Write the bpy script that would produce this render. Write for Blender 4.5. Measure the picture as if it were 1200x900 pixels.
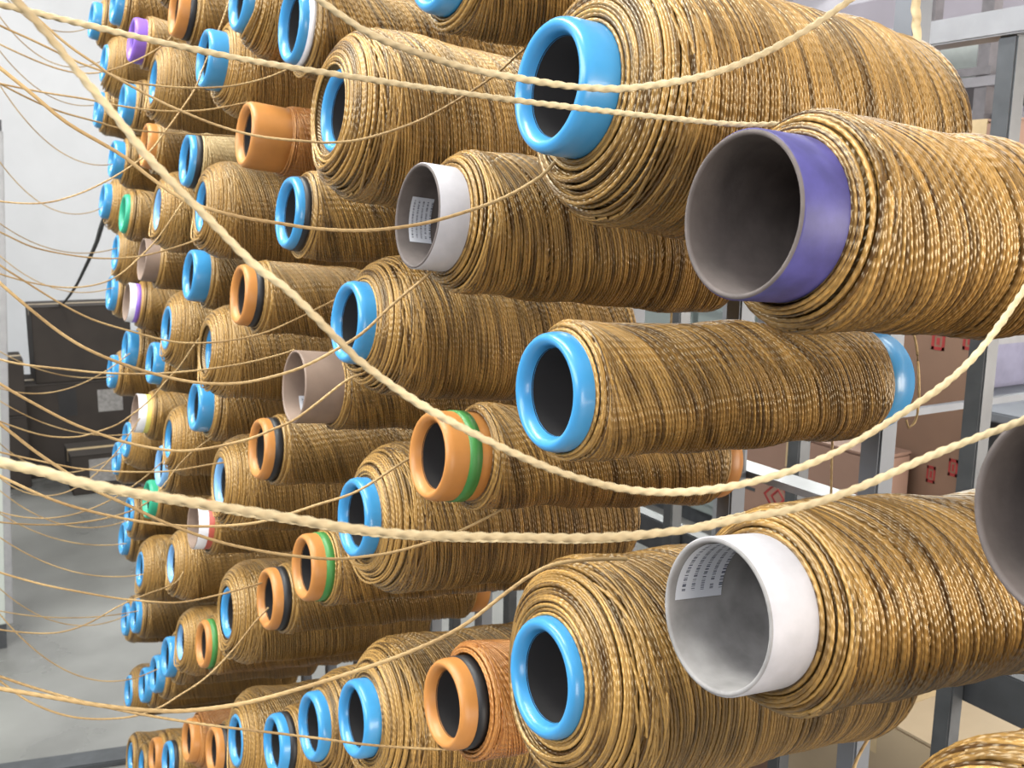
import bpy, bmesh, math, random
import numpy as np
from mathutils import Vector, Matrix
for o in list(bpy.data.objects): bpy.data.objects.remove(o)
C = bpy.context.scene
COL = C.collection
PI = math.pi
# ---------------------------------------------------------------- camera
CAM_F = 34.5000
CAM_R = (0.864144, -0.503086, 0.012614)
CAM_U = (0.078838, 0.16009, 0.983949)
CAM_B = (-0.497031, -0.849279, 0.178003)

CAM_H = 1.8
cd = bpy.data.cameras.new('camera'); cam = bpy.data.objects.new('camera', cd); COL.objects.link(cam)
cd.sensor_width = 36; cd.lens = CAM_F; cd.clip_start = .02; cd.clip_end = 100
cam.matrix_world = Matrix((( CAM_R[0], CAM_U[0], CAM_B[0], 0), (CAM_R[1], CAM_U[1], CAM_B[1], 0),
                           (CAM_R[2], CAM_U[2], CAM_B[2], CAM_H), (0, 0, 0, 1)))
cd.dof.use_dof = True; cd.dof.focus_distance = .62; cd.dof.aperture_fstop = CAM_F / 1.3
C.camera = cam
# ---------------------------------------------------------------- world, lights, exposure
w = bpy.data.worlds.new('world'); C.world = w; w.use_nodes = True
bg = w.node_tree.nodes['Background']; bg.inputs[0].default_value = (.86, .93, 1, 1); bg.inputs[1].default_value = .10
C.view_settings.view_transform = 'Standard'; C.view_settings.look = 'None'; C.view_settings.gamma = 1
C.view_settings.exposure = 0.0
def area(name, loc, target, sx, sy, power, col=(1, 1, 1)):
    l = bpy.data.lights.new(name, 'AREA'); l.shape = 'RECTANGLE'; l.size = sx; l.size_y = sy; l.energy = power; l.color = col
    o = bpy.data.objects.new(name, l); COL.objects.link(o); o.location = loc
    d = Vector(target) - Vector(loc); o.rotation_euler = d.to_track_quat('-Z', 'Y').to_euler(); return o
area('right_door_daylight', (4.9, -1.6, 1.5), (.6, .8, 1.5), 3.6, 1.9, 210, (1, .90, .78))
area('window_daylight', (2.0, -3.8, 1.6), (1.2, 1.0, 1.5), 6.0, 1.7, 430, (1, .91, .80))
area('aisle_daylight', (-2.6, 1.0, 3.3), (.4, 1.1, 1.5), 5.5, 1.2, 235, (.97, .98, 1))
area('clerestory_daylight', (4.9, 3.2, 3.6), (.6, 2.6, 1.2), 9.0, 1.1, 420, (.97, 1, .94))
area('roof_light_near', (-.5, 1.9, 4.45), (-.5, 1.9, 0), .6, 3.4, 190, (1, 1, .93))
area('roof_light_far', (.2, 7.6, 4.45), (.2, 7.6, 0), 1.2, 2.0, 42, (1, .99, .97))
area('roof_light_behind', (3.2, 2.6, 4.45), (3.2, 2.6, 0), .5, 6.0, 130, (1, .99, .97))

# ---------------------------------------------------------------- helpers
def node_mat(name):
    m = bpy.data.materials.new(name); m.use_nodes = True
    return m, m.node_tree, m.node_tree.nodes['Principled BSDF']
def N(t, kind, **kw):
    n = t.nodes.new(kind)
    for k, v in kw.items(): setattr(n, k, v)
    return n
def mat(name, col, rough=.5, metal=0, noise=.12, scale=30, bump=0, spec=.5, coat=0):
    m, t, p = node_mat(name)
    p.inputs['Roughness'].default_value = rough; p.inputs['Metallic'].default_value = metal
    p.inputs['Specular IOR Level'].default_value = spec; p.inputs['Coat Weight'].default_value = coat
    tc = N(t, 'ShaderNodeTexCoord'); nz = N(t, 'ShaderNodeTexNoise'); nz.inputs['Scale'].default_value = scale; nz.inputs['Detail'].default_value = 5
    t.links.new(tc.outputs['Object'], nz.inputs['Vector'])
    r = N(t, 'ShaderNodeValToRGB')
    r.color_ramp.elements[0].position = .3; r.color_ramp.elements[1].position = .7
    r.color_ramp.elements[0].color = (*[c * (1 - noise) for c in col], 1); r.color_ramp.elements[1].color = (*[min(1, c * (1 + noise)) for c in col], 1)
    t.links.new(nz.outputs['Fac'], r.inputs['Fac']); t.links.new(r.outputs['Color'], p.inputs['Base Color'])
    if bump:
        b = N(t, 'ShaderNodeBump'); b.inputs['Strength'].default_value = bump; b.inputs['Distance'].default_value = .002
        t.links.new(nz.outputs['Fac'], b.inputs['Height']); t.links.new(b.outputs['Normal'], p.inputs['Normal'])
    return m
def yarn_mat(name, c0, c1, rough=.4, spec=.6, metal=.0):
    m, t, p = node_mat(name)
    p.inputs['Roughness'].default_value = rough; p.inputs['Specular IOR Level'].default_value = spec
    p.inputs['Specular Tint'].default_value = (1, .90, .66, 1); p.inputs['Metallic'].default_value = metal
    at = N(t, 'ShaderNodeAttribute'); at.attribute_name = 'tint'
    oi = N(t, 'ShaderNodeObjectInfo')
    mx = N(t, 'ShaderNodeMix'); mx.data_type = 'RGBA'
    mx.inputs[6].default_value = (*c0, 1); mx.inputs[7].default_value = (*c1, 1)
    t.links.new(at.outputs['Fac'], mx.inputs[0])
    hv = N(t, 'ShaderNodeHueSaturation'); mr = N(t, 'ShaderNodeMapRange'); mr.inputs[3].default_value = .86; mr.inputs[4].default_value = 1.12
    t.links.new(oi.outputs['Random'], mr.inputs[0]); t.links.new(mr.outputs[0], hv.inputs['Value']); t.links.new(mx.outputs[2], hv.inputs['Color'])
    t.links.new(hv.outputs['Color'], p.inputs['Base Color'])
    uv = N(t, 'ShaderNodeUVMap'); uv.uv_map = 'yarn'
    wv = N(t, 'ShaderNodeTexWave'); wv.bands_direction = 'DIAGONAL'; wv.inputs['Scale'].default_value = .22; wv.inputs['Distortion'].default_value = .6
    t.links.new(uv.outputs['UV'], wv.inputs['Vector'])
    b = N(t, 'ShaderNodeBump'); b.inputs['Strength'].default_value = .6; b.inputs['Distance'].default_value = .0008
    t.links.new(wv.outputs['Fac'], b.inputs['Height']); t.links.new(b.outputs['Normal'], p.inputs['Normal'])
    return m
def mesh(name, V, F, mats, uv=None, tint=None, smooth=True, mi=None):
    me = bpy.data.meshes.new(name); V = np.asarray(V, np.float32)
    F = np.asarray(F, np.int32); n = len(F)
    me.vertices.add(len(V)); me.vertices.foreach_set('co', V.ravel())
    me.loops.add(n * 4); me.loops.foreach_set('vertex_index', F.ravel())
    me.polygons.add(n); me.polygons.foreach_set('loop_start', np.arange(0, n * 4, 4, dtype=np.int32))
    if smooth: me.polygons.foreach_set('use_smooth', np.ones(n, bool))
    if mi is not None: me.polygons.foreach_set('material_index', np.asarray(mi, np.int32))
    me.update(calc_edges=True)
    if uv is not None:
        l = me.uv_layers.new(name='yarn'); l.data.foreach_set('uv', np.asarray(uv, np.float32)[F.ravel()].ravel())
    if tint is not None:
        a = me.attributes.new('tint', 'FLOAT', 'POINT'); a.data.foreach_set('value', np.asarray(tint, np.float32))
    for m in (mats if isinstance(mats, (list, tuple)) else [mats]): me.materials.append(m)
    me.validate()
    return me
def lathe(name, prof, m, seg=48, close=False):
    """profile of (x, r) turned round the X axis"""
    a = np.linspace(0, 2 * PI, seg, endpoint=False); P = np.array(prof, float); n = len(P)
    V = np.stack([np.repeat(P[:, 0], seg), np.outer(P[:, 1], np.cos(a)).ravel(), np.outer(P[:, 1], np.sin(a)).ravel()], 1)
    i, j = np.meshgrid(np.arange(n if close else n - 1), np.arange(seg), indexing='ij'); i2 = (i + 1) % n; j2 = (j + 1) % seg
    F = np.stack([i * seg + j, i2 * seg + j, i2 * seg + j2, i * seg + j2], -1).reshape(-1, 4)[:, ::-1]
    return mesh(name, V, F, m)
def put(name, me, parent=None, loc=(0, 0, 0), **props):
    o = bpy.data.objects.new(name, me); COL.objects.link(o); o.location = loc
    if parent: o.parent = parent
    for k, v in props.items(): o[k] = v
    return o
def empty(name, loc, **props):
    o = bpy.data.objects.new(name, None); COL.objects.link(o); o.location = loc; o.empty_display_size = .05
    for k, v in props.items(): o[k] = v
    return o
def box_me(name, lo, hi, m, bevel=0):
    bm = bmesh.new(); bmesh.ops.create_cube(bm, size=1)
    s = [hi[i] - lo[i] for i in range(3)]
    for v in bm.verts: v.co = Vector([(lo[i] + hi[i]) / 2 + v.co[i] * s[i] for i in range(3)])
    if bevel: bmesh.ops.bevel(bm, geom=bm.edges[:], offset=bevel, segments=2, affect='EDGES')
    me = bpy.data.meshes.new(name); bm.to_mesh(me); bm.free(); me.materials.append(m); return me
def box(name, lo, hi, m, parent=None, bevel=0, **props): return put(name, box_me(name, lo, hi, m, bevel), parent, **props)
def frames(P):
    T = np.gradient(P, axis=0); T /= np.linalg.norm(T, axis=1)[:, None]
    A = np.cross(T, [0, 0, 1.]); bad = np.linalg.norm(A, axis=1) < .2
    A[bad] = np.cross(T[bad], [0, 1., 0]); A /= np.linalg.norm(A, axis=1)[:, None]
    return T, A, np.cross(A, T)
def smooth_path(pts, step):
    """Catmull-Rom through pts, resampled"""
    P = np.array(pts, float); P = np.vstack([2 * P[0] - P[1], P, 2 * P[-1] - P[-2]]); out = []
    for i in range(1, len(P) - 2):
        t = np.linspace(0, 1, 24, endpoint=False)[:, None]
        p0, p1, p2, p3 = P[i - 1], P[i], P[i + 1], P[i + 2]
        out.append(.5 * (2 * p1 + (p2 - p0) * t + (2 * p0 - 5 * p1 + 4 * p2 - p3) * t ** 2 + (3 * p1 - p0 - 3 * p2 + p3) * t ** 3))
    Q = np.vstack(out + [P[-2:-1]])
    for _ in range(6): Q[1:-1] = .25 * Q[:-2] + .5 * Q[1:-1] + .25 * Q[2:]
    s = np.r_[0, np.cumsum(np.linalg.norm(np.diff(Q, axis=0), axis=1))]; n = max(8, int(s[-1] / step))
    u = np.linspace(0, s[-1], n); return np.stack([np.interp(u, s, Q[:, i]) for i in range(3)], 1), u
def strand_me(name, pts, dia, m, rope, seed):
    rng = np.random.default_rng(seed)
    P, u = smooth_path(pts, dia * (.55 if rope else 3)); T, A, B = frames(P)
    ns = 15 if rope else 6
    a = np.linspace(0, 2 * PI, ns, endpoint=False)[None, :]
    tw = (u / dia * 2 * PI / (3 * 2.3))[:, None]
    if rope:
        wob = np.interp(u, np.linspace(0, u[-1], max(4, int(u[-1] / .01))), rng.uniform(.90, 1.12, max(4, int(u[-1] / .01))))[:, None]
        R = dia * .54 * (1 + .20 * np.cos(3 * (a - tw))) * wob
    else: R = dia * .5 * np.ones((len(u), 1)) * np.ones_like(a)
    V = P[:, None, :] + (R * np.cos(a))[..., None] * A[:, None, :] + (R * np.sin(a))[..., None] * B[:, None, :]
    n = len(u); i, j = np.meshgrid(np.arange(n - 1), np.arange(ns), indexing='ij'); j2 = (j + 1) % ns
    F = np.stack([i * ns + j, i * ns + j2, (i + 1) * ns + j2, (i + 1) * ns + j], -1).reshape(-1, 4)
    uv = np.stack([np.repeat(u / dia, ns), np.tile(np.linspace(0, 3, ns), n)], 1)
    tint = np.repeat(np.interp(u, np.linspace(0, u[-1], 40), rng.uniform(0, 1, 40)), ns)
    return mesh(name, V.reshape(-1, 3), F, m, uv, tint)
def yarn_me(name, R, L, r0, sh, dia, segs, seed, m, keep=.985, turns=3.2, tv=.3):
    """a cross-wound package: solid core, two crossing layers of strands and loops round the domed face; front at x = 0"""
    rng = np.random.default_rng(seed); Vs, Fs, UV, TI = [], [], [], []; off = 0; tr_ = .26 if tv > .3 else .2
    us = np.linspace(.02, PI / 2, 40); shb = .012
    px = np.r_[sh * (1 - np.cos(us)), np.linspace(sh, L - shb, 40)[1:], L - shb * (1 - np.sin(np.linspace(0, PI / 2, 40)[1:]))]
    pr = np.r_[r0 + (R - r0) * np.sin(us), np.full(39, R), r0 + (R - r0) * np.cos(np.linspace(0, PI / 2, 40)[1:])]
    s = np.r_[0, np.cumsum(np.hypot(np.diff(px), np.diff(pr)))]; S = s[-1]
    tx, tr = np.gradient(px, s), np.gradient(pr, s)
    sF = s[39]; sB = s[78]
    # lumpiness of the whole package
    ph = rng.uniform(0, 6.28, 6)
    def lump(x, f): return .0011 * np.sin(x * 40 + ph[0] + 2 * f) + .0009 * np.sin(x * 75 - 3 * f + ph[1]) + .0007 * np.sin(x * 23 + 5 * f + ph[2])
    def surf(sv, f, h):
        x = np.interp(sv, s, px); r = np.interp(sv, s, pr); nx = -np.interp(sv, s, tr); nr = np.interp(sv, s, tx)
        h = h + lump(x, f) * np.clip((r - r0) / (R - r0), 0, 1)
        r = r + nr * h; x = x + nx * h
        return np.stack([x, r * np.cos(f), r * np.sin(f)], -1), np.stack([nx, nr * np.cos(f), nr * np.sin(f)], -1)
    def strand(sv, f, h, tint):
        nonlocal off
        P, Nn = surf(sv, f, h); T = np.gradient(P, axis=0); T /= np.linalg.norm(T, axis=1)[:, None]
        B = np.cross(Nn, T); B /= np.linalg.norm(B, axis=1)[:, None]; n = len(P)
        a = np.radians([-25, 35, 90, 145, 205]); rr = dia * .53
        V = P[:, None, :] + rr * (np.cos(a)[None, :, None] * B[:, None, :] + np.sin(a)[None, :, None] * Nn[:, None, :])
        l = np.r_[0, np.cumsum(np.linalg.norm(np.diff(P, axis=0), axis=1))] / dia
        i, j = np.meshgrid(np.arange(n - 1), np.arange(4), indexing='ij')
        Fs.append(np.stack([i * 5 + j, (i + 1) * 5 + j, (i + 1) * 5 + j + 1, i * 5 + j + 1], -1).reshape(-1, 4) + off)
        Vs.append(V.reshape(-1, 3)); UV.append(np.stack([np.repeat(l, 5), np.tile(np.linspace(0, 1.5, 5), n)], 1)); q = max(4, n // 2); TI.append(np.repeat(np.clip(tint + np.interp(np.linspace(0, 1, n), np.linspace(0, 1, q), rng.uniform(-tv, tv, q)), 0, 1), 5)); off += n * 5
    # core
    f = np.linspace(0, 2 * PI, 49); ss = np.r_[np.linspace(0, sF, 16), np.linspace(sF, sB, 30)[1:], np.linspace(sB, S, 16)[1:]]
    g, hh = np.meshgrid(ss, f, indexing='ij'); P, _ = surf(g, hh, -dia * .9)
    i, j = np.meshgrid(np.arange(59), np.arange(48), indexing='ij')
    Fs.append(np.stack([i * 49 + j, i * 49 + j + 1, (i + 1) * 49 + j + 1, (i + 1) * 49 + j], -1).reshape(-1, 4)[:, ::-1] + off)
    q = np.arange(48) + off; Fs.append(np.stack([q, q + 1, q + 1 + 59 * 49, q + 59 * 49], 1))
    Vs.append(P.reshape(-1, 3)); UV.append(np.stack([(hh * R / dia).ravel(), (g / dia).ravel()], 1)); TI.append(np.full(P.size // 3, .25)); off += P.size // 3
    body = sB - sF; pitch = (body + .02) / turns; beta = math.atan(pitch / (2 * PI * R)); M = int(pitch * math.cos(beta) / (dia * 1.10))
    n = int(segs * turns)
    for layer, d in ((0, -1), (1, 1)):
        groups = rng.uniform(0, 1, M // 2 + 2)
        for k in range(M):
            if layer == 1 and rng.uniform() > keep: continue
            tau = np.linspace(0, 1, n); e = .10
            z = np.where(tau < e, tau ** 2 / (2 * e), np.where(tau > 1 - e, (1 - e) - (1 - tau) ** 2 / (2 * e), tau - e / 2)) / (1 - e)
            lo, hi = sF * (.85 if sh > .02 else .9), sB + .001
            ends = np.clip(1 - tau / .12, 0, 1) ** 2; ende = np.clip((tau - .9) / .1, 0, 1) ** 2
            wob = .00035 * np.sin(tau * rng.uniform(10, 24) + rng.uniform(0, 6)) + .0002 * np.sin(tau * rng.uniform(40, 70) + rng.uniform(0, 6))
            wob = wob - ends * rng.uniform(0, .28) * sF + ende * rng.uniform(0, .5) * (S - sB)
            f = d * (2 * PI * turns * tau) + 2 * PI * (k + .22 * rng.uniform()) / M
            strand(lo + (hi - lo) * z + wob, f, dia * (-.22 + .70 * layer) + rng.uniform(-.0003, .0004), rng.uniform(.5 - tr_, .5 + tr_))
    # loops round the face
    K = int(sF / dia * 1.25)
    for k in range(K):
        f = np.linspace(0, 2 * PI, segs + 1) + rng.uniform(0, 6.28); c = sF * (k + rng.uniform(-.3, .6)) / K
        strand(np.clip(c + .0016 * rng.uniform(0, 1) * np.sin(f + rng.uniform(0, 6)), 0, S), f, dia * .35 + rng.uniform(-.0006, .0008), rng.uniform(0, 1))
    # slack turns that sag below the face
    for k in range(7 if sh > .02 else 3):
        f = np.linspace(0, 2 * PI, segs + 1); low = np.clip(-np.sin(f), 0, 1) ** 3; sag = rng.uniform(.25, 1)
        strand(np.full_like(f, sF * rng.uniform(.12, .45)), f, dia * .5 + low * (.009 if sh > .02 else .004) * sag, rng.uniform(.3, 1))
    for c in np.arange(sB - .004, S, dia * .85):         # turns at the back end
        f = np.linspace(0, 2 * PI, segs + 1); strand(np.minimum(c + .001 * rng.uniform() * np.sin(f + rng.uniform(0, 6)), S), f, dia * rng.uniform(.3, .6), rng.uniform(0, 1))
    return mesh(name, np.vstack(Vs), np.vstack(Fs), m, np.vstack(UV), np.concatenate(TI))

# ---------------------------------------------------------------- materials
M_yarn = yarn_mat('gold_yarn', (.060, .026, .006), (.45, .26, .074), .33, 1.0)
M_rust = yarn_mat('orange_gold_yarn', (.26, .085, .015), (.50, .22, .06), .36, .9)
M_pale = yarn_mat('straw_yarn', (.26, .18, .08), (.45, .33, .16), .4, .8)
M_strand = yarn_mat('strand_yarn', (.34, .26, .15), (.60, .495, .31), .6, .35)
M_thin = yarn_mat('thin_strand_yarn', (.30, .19, .085), (.50, .35, .17), .55, .4)
M_blue = mat('blue_plastic', (.050, .28, .57), .32, noise=.07, coat=.15)
M_pblue = mat('pale_blue_plastic', (.20, .42, .72), .35, noise=.07)
M_orange = mat('orange_plastic', (.50, .215, .055), .42, noise=.10)
M_black = mat('black_band', (.012, .012, .014), .5)
M_green = mat('green_band', (.05, .22, .05), .45)
M_grim = mat('green_rim', (.03, .38, .22), .45)
M_red = mat('red_band', (.42, .08, .05), .5)
M_yellow = mat('yellow_band', (.62, .55, .12), .5)
M_white = mat('white_band', (.78, .78, .82), .5)
M_purple = mat('purple_plastic', (.24, .12, .55), .4)
M_violet = mat('violet_paint', (.055, .050, .185), .5, noise=.25, scale=60, bump=.15)
M_greyw = mat('grey_white_paper', (.43, .42, .445), .6, noise=.12, scale=40, bump=.2)
M_card = mat('grey_brown_card', (.115, .095, .088), .75, noise=.2, scale=60, bump=.3)
M_greycard = mat('grey_card', (.25, .24, .235), .75, noise=.25, scale=45, bump=.4)
M_tan = mat('taupe_card', (.25, .18, .14), .6, noise=.15)
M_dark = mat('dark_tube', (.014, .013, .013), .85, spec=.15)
M_steel = mat('grey_steel', (.17, .185, .21), .5, metal=.2, noise=.12, scale=12)
M_dsteel = mat('dark_steel', (.050, .054, .060), .45, noise=.2)
M_rpost = mat('dark_grey_post', (.085, .092, .10), .4, metal=.3, noise=.15)
M_lsteel = mat('light_steel', (.30, .305, .32), .4, metal=.3, noise=.08)
def label_mat(name, x0, x1):
    """white paper with rows of small grey print"""
    m, t, p = node_mat(name); p.inputs['Roughness'].default_value = .5
    uv = N(t, 'ShaderNodeUVMap'); uv.uv_map = 'yarn'; sp = N(t, 'ShaderNodeSeparateXYZ'); t.links.new(uv.outputs[0], sp.inputs[0])
    def mth(op, a, b=None):
        n = N(t, 'ShaderNodeMath', operation=op)
        for i, v in enumerate((a, b)):
            if v is None: continue
            if isinstance(v, (int, float)): n.inputs[i].default_value = v
            else: t.links.new(v, n.inputs[i])
        return n.outputs[0]
    row = mth('GREATER_THAN', mth('FRACT', mth('MULTIPLY', sp.outputs[0], 5.0)), .62)
    nz = N(t, 'ShaderNodeTexNoise'); nz.inputs['Scale'].default_value = 1; nz.inputs['Detail'].default_value = 1
    cb = N(t, 'ShaderNodeCombineXYZ'); t.links.new(mth('MULTIPLY', sp.outputs[1], 46), cb.inputs[1]); t.links.new(mth('FLOOR', mth('MULTIPLY', sp.outputs[0], 5.0)), cb.inputs[0]); t.links.new(cb.outputs[0], nz.inputs['Vector'])
    ink = mth('MULTIPLY', row, mth('GREATER_THAN', nz.outputs['Fac'], .50))
    e = mth('MULTIPLY', mth('GREATER_THAN', sp.outputs[1], .08), mth('LESS_THAN', sp.outputs[1], .9)); ink = mth('MULTIPLY', ink, e)
    mx = N(t, 'ShaderNodeMix'); mx.data_type = 'RGBA'; mx.inputs[6].default_value = (.72, .74, .80, 1); mx.inputs[7].default_value = (.10, .11, .16, 1)
    t.links.new(ink, mx.inputs[0]); t.links.new(mx.outputs[2], p.inputs['Base Color']); return m
M_label = label_mat('printed_label', 0, 1)

# ---------------------------------------------------------------- the hall
def concrete():
    m, t, p = node_mat('concrete_floor'); tc = N(t, 'ShaderNodeTexCoord')
    a = N(t, 'ShaderNodeTexNoise'); a.inputs['Scale'].default_value = 1.3; a.inputs['Detail'].default_value = 8; t.links.new(tc.outputs['Object'], a.inputs[0])
    r = N(t, 'ShaderNodeValToRGB'); r.color_ramp.elements[0].position = .3; r.color_ramp.elements[1].position = .72
    r.color_ramp.elements[0].color = (.10, .10, .095, 1); r.color_ramp.elements[1].color = (.27, .27, .26, 1)
    t.links.new(a.outputs['Fac'], r.inputs['Fac']); t.links.new(r.outputs[0], p.inputs['Base Color'])
    q = N(t, 'ShaderNodeMapRange'); q.inputs[3].default_value = .16; q.inputs[4].default_value = .42; t.links.new(a.outputs['Fac'], q.inputs[0]); t.links.new(q.outputs[0], p.inputs['Roughness'])
    return m
M_wall = mat('pale_plaster', (.66, .67, .70), .8, noise=.04, scale=3)
M_ceil = mat('grey_ceiling', (.42, .42, .43), .8, noise=.05, scale=3)
M_clad = mat('grey_cladding', (.27, .25, .285), .6, noise=.08, scale=4)
box('floor', (-6, -5, -.1), (6, 10, 0), concrete(), kind='structure')
box('wall_far', (-6, 9.5, 0), (6, 9.7, 4.6), M_wall, kind='structure')
box('wall_right', (5.0, -5, 0), (5.2, 9.5, 4.6), M_clad, kind='structure')
box('ceiling', (-6, -3, 4.6), (6, 9.7, 4.8), M_ceil, kind='structure')

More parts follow.
